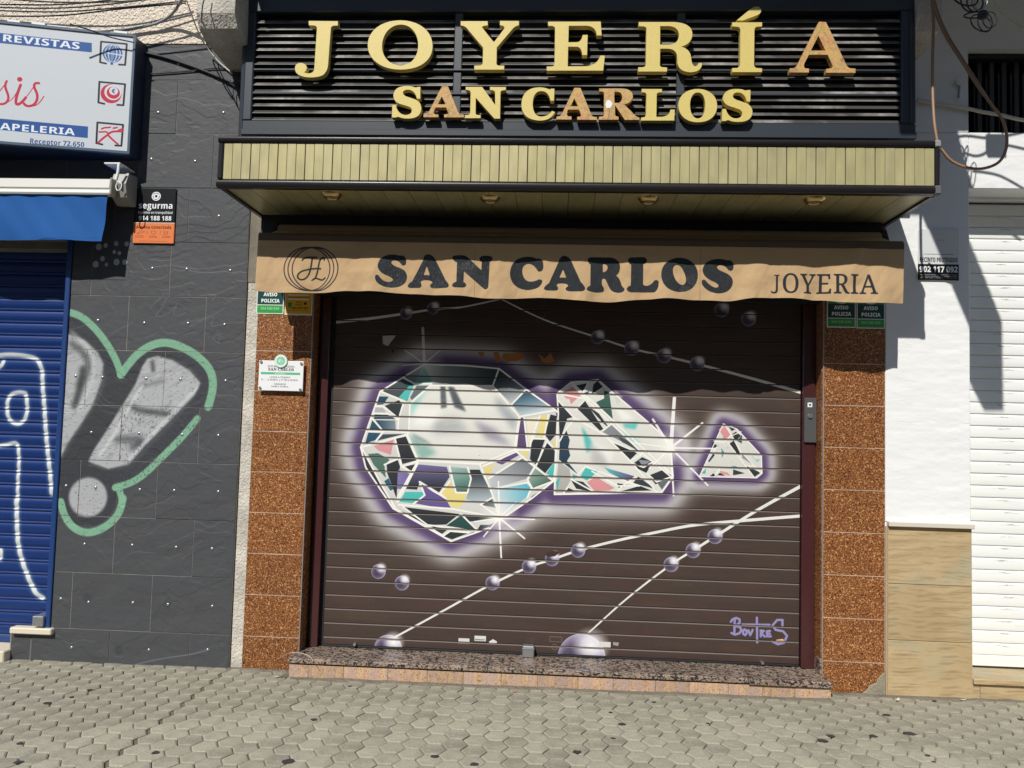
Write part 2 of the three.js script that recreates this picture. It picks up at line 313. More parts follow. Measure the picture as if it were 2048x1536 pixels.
// ---- newsagent's front: stucco above, slate cladding below
const stucco = thing('stucco_wall', 'rough beige stucco wall above the slate cladding', 'wall', [-3.2, 3.87, -0.1]);
part(stucco, 'render', block(-6.5, -1.98, 3.872, 5.2, -0.3, 0.004, 0), M.stucco);
{ // dark shop interior is closed by the blue shutter; brick body behind it
  const body = thing('newsagent_wall', 'dark masonry above the blue roller shutter, behind its awning', 'wall', [-4, 0, -0.3]);
  part(body, 'masonry', block(-6.5, -1.945, 2.55, 3.87, -0.3, -0.022, 0), M.darkGrout);
  part(body, 'masonry', block(-3.07, -1.945, -0.2, 2.549, -0.3, -0.022, 0), M.darkGrout);
}
{
  const X0 = -3.5, X1 = -1.9, Y0 = -0.05, Y1 = 3.9, S = 510, W = Math.round((X1 - X0) * S), H = Math.round((Y1 - Y0) * S);
  const [c, g] = canvasOf(W, H);
  const to = (px, py) => { const p = onZ(px, py, 0); return { x: (p.x - X0) * S, y: (Y1 - p.y) * S }; };
  const A = (x, y) => to(x / 2.954, 480 + y / 2.954), B = (x, y) => to(x / 2.865, 1000 + y / 2.865);
  g.fillStyle = '#424447'; g.fillRect(0, 0, W, H);
  for (let i = 0; i < 900; i++) { const k = rr(40, 95); g.fillStyle = `rgba(${k},${k},${k + 3},0.10)`; g.beginPath(); g.ellipse(rnd() * W, rnd() * H, rr(10, 90), rr(3, 18), rr(-0.5, 0.3), 0, 7); g.fill(); }
  for (let i = 0; i < 7000; i++) { const k = rr(30, 150); g.fillStyle = `rgba(${k},${k},${k},0.16)`; g.fillRect(rnd() * W, rnd() * H, rr(1, 5), 1); }
  const line = (map, pts, w, col, blur = 0) => { g.save(); if (blur) g.filter = `blur(${blur}px)`; g.strokeStyle = col; g.lineWidth = w; g.lineCap = g.lineJoin = 'round'; g.beginPath(); const p = pts.map(([x, y]) => map(x, y)); g.moveTo(p[0].x, p[0].y); for (let i = 1; i < p.length - 1; i++) g.quadraticCurveTo(p[i].x, p[i].y, (p[i].x + p[i + 1].x) / 2, (p[i].y + p[i + 1].y) / 2); g.lineTo(p.at(-1).x, p.at(-1).y); g.stroke(); g.restore(); };
  const fill = (map, pts, col, blur = 0) => { g.save(); if (blur) g.filter = `blur(${blur}px)`; g.fillStyle = col; g.beginPath(); pts.forEach(([x, y], i) => { const p = map(x, y); i ? g.lineTo(p.x, p.y) : g.moveTo(p.x, p.y); }); g.closePath(); g.fill(); g.restore(); };
  const left = [[330, 520], [415, 560], [500, 590], [575, 660], [612, 730], [600, 830], [545, 980], [470, 1100], [400, 1200], [350, 1300], [250, 1300], [250, 500]];
  const slab = [[870, 700], [930, 685], [1020, 710], [1120, 770], [1185, 845], [1150, 915], [1000, 1070], [850, 1220], [760, 1325], [640, 1352], [520, 1308], [560, 1230], [640, 1110], [720, 980], [800, 850], [840, 745]];
  const dotC = A(520, 1515), dotR = 62;
  // dark backing of the spray letter
  line(A, [[330, 470], [470, 500], [590, 610], [660, 720], [690, 830], [640, 960], [540, 1120], [450, 1260], [380, 1400]], 62, 'rgba(47,49,54,0.95)', 3);
  line(A, [[1000, 650], [1130, 700], [1215, 790], [1215, 900], [1080, 1080], [900, 1260], [800, 1380], [640, 1400], [480, 1390], [400, 1400]], 40, 'rgba(50,52,57,0.95)', 3);
  line(A, [[1000, 650], [880, 680], [800, 770], [720, 900], [620, 1080], [520, 1250], [450, 1350]], 52, 'rgba(47,49,54,0.95)', 3);
  g.fillStyle = 'rgba(48,50,55,0.97)'; g.beginPath(); g.ellipse(dotC.x, dotC.y, 92, 94, 0, 0, 7); g.fill();
  fill(A, left, '#a4a6a8', 3); fill(A, slab, '#a6a8aa', 2.5);
  g.save(); g.filter = 'blur(3px)'; g.fillStyle = '#a2a4a6'; g.beginPath(); g.ellipse(dotC.x, dotC.y + 2, dotR, dotR, 0, 0, 7); g.fill(); g.restore();
  for (const poly of [left, slab]) { g.save(); g.beginPath(); poly.forEach(([x, y], i) => { const p = A(x, y); i ? g.lineTo(p.x, p.y) : g.moveTo(p.x, p.y); }); g.clip(); for (let i = 0; i < 260; i++) { const p = A(rr(330, 1200), rr(520, 1350)), k = rr(60, 215); g.fillStyle = `rgba(${k},${k},${k + 2},0.13)`; g.beginPath(); g.ellipse(p.x, p.y, rr(4, 40), rr(2, 9), rr(-0.9, -0.2), 0, 7); g.fill(); } g.restore(); }
  // shading strokes sprayed inside the silver
  line(A, [[830, 860], [900, 850], [970, 830]], 10, 'rgba(70,72,75,0.55)', 6);
  line(A, [[770, 980], [830, 1010], [930, 1020], [1010, 1030]], 14, 'rgba(45,47,50,0.95)', 7);
  line(A, [[690, 1180], [800, 1170], [860, 1190], [780, 1230]], 18, 'rgba(62,66,72,0.85)', 8);
  line(A, [[840, 860], [760, 990], [690, 1130], [590, 1270]], 9, 'rgba(200,202,203,0.8)', 3);
  line(A, [[1165, 870], [1010, 1030], [860, 1190], [760, 1300]], 9, 'rgba(198,200,202,0.75)', 3);
  line(A, [[420, 610], [500, 660], [530, 760], [470, 860]], 18, 'rgba(70,72,75,0.85)', 7);
  line(A, [[490, 760], [480, 850], [440, 980]], 20, 'rgba(50,52,55,0.9)', 6);
  line(A, [[420, 540], [520, 620], [560, 720], [540, 860], [460, 1010]], 8, 'rgba(196,198,199,0.6)', 4);
  line(A, [[900, 720], [905, 770]], 12, 'rgba(50,52,55,0.8)', 4);
  // green outline
  const green = 'rgba(122,171,140,0.94)';
  line(A, [[330, 415], [415, 425], [490, 455], [575, 535], [640, 625], [690, 715], [714, 795]], 23, green, 1.2);
  line(A, [[714, 795], [770, 715], [850, 640], [950, 600], [1050, 618], [1165, 680], [1245, 765], [1262, 850], [1248, 925], [1230, 985]], 26, green, 1.2);
  line(A, [[1165, 1055], [1090, 1150], [1000, 1240], [905, 1335], [830, 1402], [760, 1440], [680, 1462]], 22, green, 1.2);
  line(A, [[700, 1462], [725, 1536], [715, 1570]], 21, green, 1.2);
  line(B, [[704, -10], [692, 60], [640, 130], [560, 178], [490, 190], [420, 162], [370, 95], [348, 10]], 24, green, 1.2);
  // worn dots in the paint, chalky scribbles
  for (let i = 0; i < 2600; i++) { const p = A(rr(360, 1290), rr(400, 2060)); g.fillStyle = `rgba(66,69,71,${rr(0.2, 0.7)})`; g.fillRect(p.x, p.y, rr(1, 7), rr(1, 3)); }
  for (let i = 0; i < 700; i++) { const p = A(rr(700, 1290), rr(980, 1480)); g.fillStyle = `rgba(66,69,71,${rr(0.3, 0.8)})`; g.fillRect(p.x, p.y, rr(1, 4), rr(2, 8)); }
  for (const pts of [[[880, 410], [950, 330], [1000, 300], [960, 400], [900, 460], [1000, 440], [1060, 350], [1010, 460], [1100, 430]], [[1120, 510], [1200, 470], [1280, 440], [1230, 520], [1330, 490], [1440, 485]], [[1300, 610], [1240, 590], [1310, 540], [1290, 600]], [[1180, 330], [1290, 310], [1250, 360]]]) line(A, pts, 2.4, 'rgba(125,128,132,0.42)', 1.0);
  for (const [x, y, r] of [[583, 40, 18], [624, 32, 13], [686, 20, 14], [748, 22, 14], [675, 70, 11], [705, 77, 11], [605, 110, 14], [688, 130, 18], [737, 130, 15], [565, 143, 18], [628, 145, 10]]) { const p = A(x, y); g.fillStyle = 'rgba(178,180,182,0.9)'; g.beginPath(); g.ellipse(p.x, p.y, r * 0.55, r * 0.6, 0, 0, 7); g.fill(); }
  // knot-like clefts and wetter patches of the stone
  for (const [x, y] of [[680, 860], [500, 560], [960, 590]]) { const p = B(x, y); g.fillStyle = 'rgba(40,42,45,0.28)'; g.beginPath(); g.ellipse(p.x, p.y, rr(10, 20), rr(12, 24), 0.3, 0, 7); g.fill(); }
  line(B, [[760, 945], [900, 910], [1090, 885], [1190, 860]], 2.5, 'rgba(150,160,168,0.5)', 1);
  line(B, [[178, 800], [175, 860], [168, 930]], 3, 'rgba(170,175,178,0.55)', 1);
  const bump = texture(W >> 1, H >> 1, 0, (u, v) => {
    const x = u * 1.6, y = v * 3.95, w = fbm(x * 3, y * 3, 3), n = fbm(x * 1.9 + w * 1.6, y * 3.6 + w * 1.4, 5) * 6, k = Math.floor(n), f = n - k;
    return (k + Math.min(1, f * 14)) / 6 * 0.8 + 0.16 * fbm(x * 30, y * 45, 3);
  }, false);
  const map = canvasTexture(c);
  const slateMat = std({ map, bumpMap: bump, bumpScale: 0.009, roughness: 0.62 });
  const uvSlate = (q) => { const p = q.attributes.position, uv = q.attributes.uv; for (let i = 0; i < p.count; i++) uv.setXY(i, (p.getX(i) - X0) / (X1 - X0), (p.getY(i) - Y0) / (Y1 - Y0)); return q; };
  const wall = thing('slate_wall', 'dark slate tile wall with silver and green spray-painted letter', 'wall', [-2.5, 0, 0]);
  const rowY = [3.868, 3.637, 3.292, 2.945, 2.6, 2.257, 1.915, 1.572, 1.231, 0.887, 0.544, 0.204, -0.06];
  const joints = [[431], [354], [426], [377], [340, 183], [255, 410], [172, 328], [242, 397], [158, 313], [227, 386], [142, 302], [62, 218, 378]];
  const studs = [];
  for (const [x, y] of [[1053, 380], [935, 665], [1320, 665], [895, 940], [1153, 953], [1293, 1277]]) studs.push(onZ(x / 2.954, y / 2.954, 0));
  for (const [x, y] of [[900, 167], [1103, 172], [1360, 180], [578, 475], [852, 490], [1110, 492], [1326, 500], [447, 803], [605, 811], [862, 818], [1066, 823], [1333, 832], [540, 1137], [821, 1142], [1076, 1150], [1290, 1155], [391, 1452], [564, 1462], [826, 1475], [1030, 1480], [1290, 1487]]) studs.push(onZ(x / 2.954, 480 + y / 2.954, 0));
  for (const [x, y] of [[484, 253], [757, 259], [1009, 271], [1215, 279], [348, 566], [507, 586], [761, 589], [962, 598], [1216, 609], [411, 845], [853, 859], [1190, 858]]) studs.push(onZ(x / 2.865, 1000 + y / 2.865, 0));
  const studGeo = new THREE.SphereGeometry(0.0095, 10, 6, 0, Math.PI * 2, 0, Math.PI / 2).rotateX(Math.PI / 2).scale(1, 1, 0.6);
  part(wall, 'grout_bed', block(-3.3, SLATE_X1, -0.06, 0.2, -0.0205, -0.0028, 0), M.slateGrout);
  part(wall, 'grout_bed', block(-3.04, SLATE_X1, 0.2, 2.599, -0.0205, -0.0028, 0), M.slateGrout);
  part(wall, 'grout_bed', block(-6.4, SLATE_X1, 2.6, 3.866, -0.0205, -0.0028, 0), M.slateGrout);
  for (let r = 0; r < 12; r++) {
    const y1 = rowY[r] - 0.0018, y0 = rowY[r + 1] + 0.0018, py = [125, 213, 320, 431, 540, 648, 758, 868, 980, 1090, 1205, 1300][r];
    const js = joints[r].map((px) => onZ(px, py, 0).x).sort((a, b) => a - b), left = r < 4 ? -6.4 : r === 11 ? -3.295 : -3.046;
    while (js[0] - 0.475 > left + 0.05) js.unshift(js[0] - 0.475);
    const xs = [left, ...js, SLATE_X1];
    for (let k = 0; k + 1 < xs.length; k++) {
      const z = rr(-0.0015, 0.0015), tile = part(wall, 'slate_tile', uvSlate(block(xs[k] + 0.0018, xs[k + 1] - 0.0018, y0, y1, -0.02, z, 0.0008)), slateMat);
      for (const s of studs) if (s.x > xs[k] && s.x < xs[k + 1] && s.y > rowY[r + 1] && s.y < rowY[r]) place(tile, 'stud', studGeo, M.steel, s.x, s.y, z);
    }
  }
}
{ // ---- blue roller shutter
  const Z = -0.13, P = 0.0798, X0 = -4.6, X1 = onZ(99, 1200, 0.004).x;
  const cx0 = -3.75, cx1 = X1 + 0.01, cy0 = 0.0, cy1 = 2.6, S = 500, W = Math.round((cx1 - cx0) * S), H = Math.round((cy1 - cy0) * S), [c, g] = canvasOf(W, H);
  g.fillStyle = '#17346f'; g.fillRect(0, 0, W, H);
  for (let i = 0; i < 500; i++) { g.fillStyle = `rgba(${rr(10, 60)},${rr(30, 80)},${rr(90, 150)},0.10)`; g.fillRect(rnd() * W, rnd() * H, rr(5, 60), rr(1, 8)); }
  const to = (px, py) => { const p = onZ(px, py, Z); return [(p.x - cx0) * S, (cy1 - p.y) * S]; }, A = (x, y) => to(x / 2.954, 480 + y / 2.954), B = (x, y) => to(x / 2.865, 1000 + y / 2.865);
  const spray = (pts, w, col = 'rgba(222,224,222,0.93)') => { for (const [lw, bl, al] of [[w * 1.5, 4, 0.45], [w, 1.2, 1]]) { g.save(); g.globalAlpha = al; g.filter = `blur(${bl}px)`; g.strokeStyle = col; g.lineWidth = lw; g.lineCap = g.lineJoin = 'round'; g.beginPath(); pts.forEach((p, i) => i ? g.lineTo(...p) : g.moveTo(...p)); g.stroke(); g.restore(); } };
  const curve = (map, pts) => new THREE.SplineCurve(pts.map(([x, y]) => V2(...map(x, y)))).getPoints(40).map((p) => [p.x, p.y]);
  spray(curve(A, [[-60, 690], [30, 678], [130, 682], [215, 705], [248, 770], [252, 860], [262, 980], [270, 1110], [282, 1250], [298, 1400], [305, 1500]]), 13);
  spray(curve(A, [[150, 905], [110, 900], [60, 920], [42, 990], [60, 1065], [115, 1085], [155, 1040], [160, 960], [150, 905]]), 12);
  spray(curve(A, [[-80, 1230], [40, 1208], [100, 1205], [112, 1300], [106, 1420], [104, 1540]]), 11);
  spray(curve(B, [[95, 0], [98, 150], [105, 250], [125, 340], [165, 450], [205, 530], [245, 560]]), 14);
  spray(curve(A, [[-20, 760], [10, 740], [20, 720]]), 12);
  spray(curve(B, [[-30, 300], [5, 290], [2, 340]]), 12);
  for (let i = 0; i < 500; i++) { g.fillStyle = `rgba(225,230,235,${rr(0.1, 0.5)})`; g.fillRect(rnd() * W, rnd() * H, rr(1, 2), 1); }
  const mat = std({ map: canvasTexture(c), roughness: 0.33, metalness: 0.1 });
  const paint = std({ color: lin(0.013, 0.045, 0.17), roughness: 0.4 });
  const s = thing('blue_roller_shutter', 'blue curved-slat roller shutter with white spray lines beside the slate wall', 'shutter', [-3.6, 0, Z]);
  const prof = []; for (let k = 0; k <= 7; k++) { const t = k / 7; prof.push([0.0075 * Math.sin(Math.PI * t) ** 0.7 + 0.001, t * 0.060]); } for (let k = 0; k <= 5; k++) { const a = -1.4 + k * 0.56; prof.push([0.0045 + 0.0055 * Math.cos(a), 0.0695 + 0.0066 * Math.sin(a)]); }
  prof.push([0.0, 0.0790], [-0.008, 0.0793], [-0.008, 0]);
  const base = onZ(60, 1246, Z).y;
  for (let k = -1; k < 30; k++) {
    const y = base + k * P, geo = sweepX(prof.map(([z, yy]) => [Z + z - 0.006, y + yy]), X0, X1, 0.6), p = geo.attributes.position, uv = geo.attributes.uv;
    for (let i = 0; i < p.count; i++) uv.setXY(i, (p.getX(i) - cx0) / (cx1 - cx0), (p.getY(i) - cy0) / (cy1 - cy0));
    part(s, 'slat', geo, mat);
  }
  part(s, 'bottom_bar', block(X0, -3.30, 0.07, base - P - 0.003, Z - 0.014, Z + 0.012, 0.004), paint);
  const rx0 = onZ(99, 1200, 0.004).x;
  part(s, 'guide_rail', block(rx0 - 0.02, rx0 + 0.012, onZ(97, 1256, 0).y, 2.62, -0.16, 0.008, 0.004), paint);
  part(s, 'latch', block(onZ(66, 1240, 0.02).x, onZ(88, 1240, 0.02).x, onZ(75, 1252, 0.02).y, onZ(75, 1232, 0.02).y, -0.08, 0.03, 0.004), M.steel);
  const sill = thing('stone_sill', 'cream stone sill under the blue shutter rail', 'sill', [-3.2, 0.15, 0.02]);
  const a = onZ(18, 1262, 0.035), b = onZ(101, 1270, 0.035);
  part(sill, 'slab', block(a.x, b.x, b.y - 0.004, b.y + 0.034, -0.03, 0.035, 0.006), std({ color: lin(0.66, 0.6, 0.47), roughness: 0.5, bumpMap: T.grain, bumpScale: 0.001 }));
  const ds = thing('cream_doorstep', 'low cream stone doorstep below the blue shutter', 'step', [-3.6, 0, 0]);
  part(ds, 'slab', block(-4.6, -3.292, -0.08, 0.066, -0.2, 0.06, 0.006), std({ color: lin(0.62, 0.55, 0.42), roughness: 0.7, bumpMap: T.grain, bumpScale: 0.002 }));
}

// ---- jeweller's front: body, plaster strip, tiled pilasters
{
  const front = thing('jeweller_wall', 'masonry of the jewellery shop above its shutter, behind the canopy', 'wall', [0, 0, -0.3]);
  part(front, 'masonry', block(SLATE_X1 + 0.002, PIL_R1, 2.36, 5.0, -0.3, -0.012, 0), M.darkGrout);
  part(front, 'plaster_strip', block(SLATE_X1 + 0.002, PIL_L0 - 0.002, -0.08, 2.9, -0.18, -0.016, 0.006, 0.3), M.oldCement, 'grey chipped plaster strip between slate and brown tiles');
  part(front, 'lintel', block(PIL_L1, PIL_R0, 2.30, 2.358, -0.3, -0.02, 0), M.black);
}
function pilaster(x0, x1, inner, jointPx, label) {
  const t = thing('tiled_pilaster', label, 'pilaster', [(x0 + x1) / 2, 0, 0], 'brown tiled pilasters of the jewellery shop');
  const P = 0.2468, yj = onZ((inner < 0 ? 1707 : 540), jointPx, 0).y, jx0 = inner > 0 ? x1 - 0.012 : x0, jx1 = inner > 0 ? x1 : x0 + 0.012;
  part(t, 'grout_core', block(x0 + 0.002, x1 - 0.002, -0.08, 2.9, -0.2, -0.0012, 0), M.grout);
  for (let k = -1; k < 12; k++) {
    const y0 = yj + k * P + 0.0022, y1 = yj + (k + 1) * P - 0.0022;
    part(t, 'wall_tile', block(x0, x1 - 0.001, Math.max(y0, -0.08), y1, -0.014, rr(0, 0.0006), 0.0006, rr(0, 3), rr(0, 3)), M.brownTile[Math.floor(rnd() * 3)]);
    // the reveal is tiled too
    const e = inner > 0 ? x1 : x0, yr = y0 + 0.03;
    part(t, 'reveal_tile', block(e - (inner > 0 ? 0.002 : 0.008), e + (inner > 0 ? 0.008 : 0.002), Math.max(0.13, yr), yr + P - 0.003, -0.2, -0.016, 0.001, rr(0, 3), rr(0, 3)), M.brownTile[Math.floor(rnd() * 3)]);
  }
  part(t, 'corner_bead', block(inner > 0 ? x1 : x0 - 0.005, inner > 0 ? x1 + 0.005 : x0, 0.126, 2.35, -0.015, 0.001, 0.001), std({ color: lin(0.42, 0.38, 0.34), roughness: 0.4, metalness: 0.4 }));
  return t;
}
pilaster(PIL_L0, PIL_L1, 1, 1273.6, 'brown speckled tile pilaster beside the grey plaster strip');
const rightPilaster = pilaster(PIL_R0, PIL_R1, -1, 1324, 'brown speckled tile pilaster beside the white wall');
{ // broken bottom corner patched with cement
  const pos = [], a = [[1.80, -0.02], [1.795, 0.02], [1.83, 0.045], [1.85, 0.075], [1.885, 0.09], [1.905, 0.13], [1.932, 0.15], [1.934, -0.02]];
  const sh = new THREE.Shape(a.map(([x, y]) => V2(x, y))), g = new THREE.ExtrudeGeometry(sh, { depth: 0.01, bevelEnabled: true, bevelSize: 0.003, bevelThickness: 0.004, bevelSegments: 1 }); g.translate(0, 0, -0.007);
  part(rightPilaster, 'cement_patch', g, M.cement, 'rough grey cement patch on the broken bottom corner');
}
{ // ---- doorstep
  const t = thing('doorstep', 'speckled granite doorstep with pinkish stone riser under the brown shutter', 'step', [0, 0, 0.05]);
  const F = 0.135;
  const cuts = [-1.523, -0.35, 0.62, 1.13], ends = [-0.352, 0.618, 1.128, 1.594];
  cuts.forEach((x, i) => part(t, 'granite_slab', block(x, ends[i], STEP_TOP - (i === 3 ? 0.034 : 0.028), STEP_TOP - (i === 3 ? 0.002 : 0), SHUT_Z - 0.05, F + (i === 3 ? 0.004 : 0), 0.004, i * 0.37, i * 0.61), M.granite));
  part(t, 'core', block(-1.5, 1.57, -0.08, STEP_TOP - 0.036, -0.2, F - 0.03, 0), M.cement);
  const xs = [-1.515, -1.40, -1.19, -0.93, -0.70, -0.49, -0.27, -0.06, 0.17, 0.37, 0.61, 0.80, 1.02, 1.21, 1.39, 1.588];
  for (let k = 0; k + 1 < xs.length; k++) part(t, 'riser_tile', block(xs[k] + 0.0008, xs[k + 1] - 0.0008, -0.07, STEP_TOP - 0.037, F - 0.03, F - 0.012 + rr(-0.001, 0.001), 0.0015, rr(0, 3), rr(0, 3)), M.riser[k % 3]);
  for (const [x, s] of [[PIL_R0 - 0.012, 1]]) part(t, 'skirting', block(x, x + 0.010, STEP_TOP, STEP_TOP + 0.085, -0.11, -0.012, 0.002), M.granite);
  const w = [[556, 1318], [580, 1306], [598, 1306], [615, 1310], [624, 1318], [626, 1324]].map(([px, py]) => { const p = onY(px, py, STEP_TOP + 0.003); return p; });
  const cord = thing('loose_string', 'pale thin string lying on the left end of the granite step', 'string', [w[2].x, STEP_TOP, w[2].z]);
  part(cord, 'strand', tube(w, 0.0018, 24, 5), M.cableWhite);
}
// ================================================================ brown roller shutter with the spray mural
{
  const X0 = SHUT_X0, X1 = SHUT_X1, Y0 = STEP_TOP, Y1 = 2.37, S = 700, W = Math.round((X1 - X0) * S), H = Math.round((Y1 - Y0) * S);
  const [c, g] = canvasOf(W, H);
  const to = (px, py) => { const p = onZ(px, py, SHUT_Z); return [(p.x - X0) * S, (Y1 - p.y) * S]; };
  const I = (x, y) => to(x, y), A = (x, y) => to(680 + x / 3.491, 680 + y / 3.491), B = (x, y) => to(1060 + x / 3.793, 700 + y / 3.793);
  const U = 2.25;                                                          // canvas pixels per photo pixel
  const soft = (b, f) => { g.save(); if (b > 1.5) g.filter = `blur(${b}px)`; f(); g.restore(); };
  const route = (map, pts, close) => { g.beginPath(); pts.forEach(([x, y], i) => { const p = map(x, y); i ? g.lineTo(...p) : g.moveTo(...p); }); if (close) g.closePath(); };
  const area = (map, pts, col, b = 0) => soft(b, () => { g.fillStyle = col; route(map, pts, true); g.fill(); });
  const line = (map, pts, w, col = '#e8e6de', b = 0, close = false) => soft(b, () => { g.strokeStyle = col; g.lineWidth = w; g.lineJoin = g.lineCap = 'round'; route(map, pts, close); g.stroke(); });
  const grad = (map, pts, from, tofrom, c0, c1) => { const a = map(...from), b = map(...tofrom), q = g.createLinearGradient(...a, ...b); q.addColorStop(0, c0); q.addColorStop(1, c1); g.fillStyle = q; route(map, pts, true); g.fill(); };
  const taper = (map, pts, w0, w1, col = '#dcdcd6') => { const sp = new THREE.SplineCurve(pts.map(([x, y]) => V2(...map(x, y)))).getPoints(90); soft(0.8, () => { g.fillStyle = col; for (let i = 0; i + 1 < sp.length; i++) { const t = i / sp.length; g.strokeStyle = col; g.lineCap = 'round'; g.lineWidth = w0 + (w1 - w0) * t; g.beginPath(); g.moveTo(sp[i].x, sp[i].y); g.lineTo(sp[i + 1].x, sp[i + 1].y); g.stroke(); } }); };
  // brown paint with wear
  g.fillStyle = '#3d2e28'; g.fillRect(0, 0, W, H);
  for (let i = 0; i < 1400; i++) { g.fillStyle = `rgba(${rr(55, 105)},${rr(45, 80)},${rr(40, 70)},0.07)`; g.beginPath(); g.ellipse(rnd() * W, rnd() * H, rr(20, 160), rr(4, 24), 0, 0, 7); g.fill(); }
  for (let i = 0; i < 900; i++) { g.fillStyle = `rgba(${rr(20, 45)},${rr(15, 30)},${rr(12, 26)},${rr(0.08, 0.3)})`; g.fillRect(rnd() * W, H * (0.55 + 0.45 * rnd()), rr(1, 2.4), rr(3, 26)); }
  for (let i = 0; i < 500; i++) { g.fillStyle = `rgba(205,200,190,${rr(0.15, 0.6)})`; g.fillRect(rnd() * W, rnd() * H, rr(1, 2), rr(1, 2)); }
  // halos round the stones
  const d1 = [[145, 750], [215, 540], [280, 360], [440, 262], [590, 170], [870, 178], [1110, 200], [1300, 345], [1505, 490], [1528, 640], [1515, 830], [1490, 985], [1340, 1105], [1110, 1260], [940, 1335], [775, 1405], [560, 1285], [370, 1175], [180, 890]];
  const d2 = [[205, 330], [310, 245], [515, 225], [600, 300], [840, 500], [1060, 690], [1085, 960], [1000, 1080], [600, 1088], [185, 1095], [190, 900], [215, 480]];
  const d3 = [[1285, 960], [1465, 560], [1570, 600], [1755, 800], [1760, 935], [1720, 970]];
  for (const [m, d, k] of [[A, d1, 1], [B, d2, 1], [B, d3, 0.62]]) { line(m, d, 210 * k, 'rgba(196,196,196,0.72)', 34 * k, true); line(m, d, 160 * k, 'rgba(212,212,213,0.62)', 18 * k, true); }
  for (const [m, d, k] of [[A, d1, 1], [B, d2, 1], [B, d3, 0.65]]) { line(m, d, 104 * k, 'rgba(92,72,110,0.72)', 15, true); line(m, d, 66 * k, 'rgba(70,50,92,0.8)', 9, true); }
  const WHT = '#dedcd4', DK = '#1d242a', BLU = '#143f59', TEA = '#46b3ac', PNK = '#cf8c8e', PUR = '#5b4674', LAV = '#7b71a6', YEL = '#dccb7e', GRN = '#456a5e', GRY = '#878c91';
  // ---- large stone
  area(A, d1, '#c9c9c4');
  const F = (pts, col) => area(A, pts, col), G = (pts, a, b, c0, c1) => grad(A, pts, a, b, c0, c1);
  G([[590, 170], [1110, 200], [1065, 320], [630, 310]], [600, 240], [1080, 240], '#a9aaa6', '#2c3439');
  G([[1110, 200], [1300, 345], [1200, 445], [1068, 320]], [1150, 230], [1220, 440], '#1f2930', '#b9bec0');
  G([[1300, 350], [1498, 490], [1265, 530], [1205, 450]], [1290, 360], [1330, 530], BLU, '#c9d3d6');
  F([[440, 262], [590, 170], [520, 305]], '#5f6b70'); F([[520, 303], [588, 180], [648, 302]], '#4d8a80'); F([[285, 355], [440, 262], [515, 305], [470, 425], [405, 400]], '#39434a');
  F([[482, 320], [516, 316], [466, 428], [412, 398]], TEA); F([[535, 318], [620, 318], [500, 420], [490, 400]], '#59666b');
  F([[270, 393], [340, 396], [302, 450], [258, 452]], BLU); F([[312, 460], [412, 420], [442, 460], [410, 545]], '#23292e'); F([[248, 470], [298, 474], [326, 510], [242, 504]], '#a9abb0');
  F([[242, 520], [335, 524], [402, 552], [236, 552]], BLU); F([[226, 560], [295, 630], [205, 626]], '#1a4a5e'); G([[246, 560], [386, 562], [390, 634], [302, 630]], [250, 580], [390, 600], '#173a50', '#7d8a92');
  F([[198, 646], [290, 650], [246, 700], [176, 722]], '#16465e'); F([[300, 658], [450, 656], [262, 702]], '#2f3f48');
  F([[375, 695], [235, 742], [270, 772], [356, 802]], PNK); F([[388, 690], [460, 674], [532, 840], [436, 866]], DK); F([[195, 796], [265, 790], [348, 836], [310, 872], [320, 962], [236, 872]], GRN);
  F([[325, 860], [402, 834], [420, 884], [402, 960], [396, 1110], [360, 1010], [330, 930]], DK); G([[405, 905], [490, 936], [452, 1040], [398, 1040]], [400, 960], [480, 960], LAV, '#6a6094'); F([[308, 986], [340, 964], [372, 1042], [352, 1052]], '#1c5566'); F([[455, 882], [536, 866], [496, 916]], '#262c33');
  G([[546, 868], [746, 886], [766, 956], [692, 1064], [560, 984], [538, 1045], [460, 1040]], [640, 870], [640, 1040], '#6b6190', '#1f2530');
  F([[456, 1060], [576, 1060], [592, 1080], [512, 1140], [416, 1130]], TEA); F([[556, 992], [648, 1060], [736, 1106], [776, 1176], [650, 1164], [522, 1140], [592, 1086]], '#5d4d86'); F([[768, 985], [800, 1064], [886, 1066], [850, 1162], [780, 1172], [740, 1100], [700, 1070]], YEL);
  G([[770, 885], [886, 896], [914, 966], [886, 1060], [812, 1060], [785, 970]], [800, 890], [850, 1060], '#8fb0ac', '#3f665a'); G([[905, 905], [975, 905], [1080, 1110], [1060, 1150], [970, 1140], [880, 1110], [920, 970]], [940, 910], [950, 1140], '#1c2329', '#b9c4c8');
  F([[1000, 890], [1076, 870], [1032, 966]], YEL); F([[1090, 856], [1222, 780], [1256, 800], [1132, 870]], PUR); G([[1040, 962], [1270, 826], [1350, 886], [1300, 970], [1062, 1036]], [1250, 830], [1120, 1020], '#70757b', '#b5b9bc');
  F([[1340, 690], [1432, 690], [1370, 872], [1326, 832]], DK); F([[1442, 716], [1500, 772], [1496, 850], [1432, 930], [1372, 880]], DK); G([[1366, 892], [1480, 985], [1350, 1040], [1310, 975]], [1350, 910], [1440, 1010], '#8fa39a', '#3d6356'); F([[1498, 850], [1492, 962], [1440, 930]], TEA);
  F([[1264, 542], [1286, 545], [1306, 756], [1230, 756]], '#564069'); F([[1300, 545], [1390, 535], [1365, 670], [1318, 750]], '#e2dcc6'); F([[1400, 530], [1452, 524], [1420, 672], [1375, 680]], '#e0d084'); F([[1470, 520], [1512, 530], [1506, 662], [1466, 708], [1430, 662]], '#1b2125'); F([[1480, 720], [1506, 690], [1504, 760]], YEL); F([[1260, 780], [1310, 770], [1300, 830]], YEL);
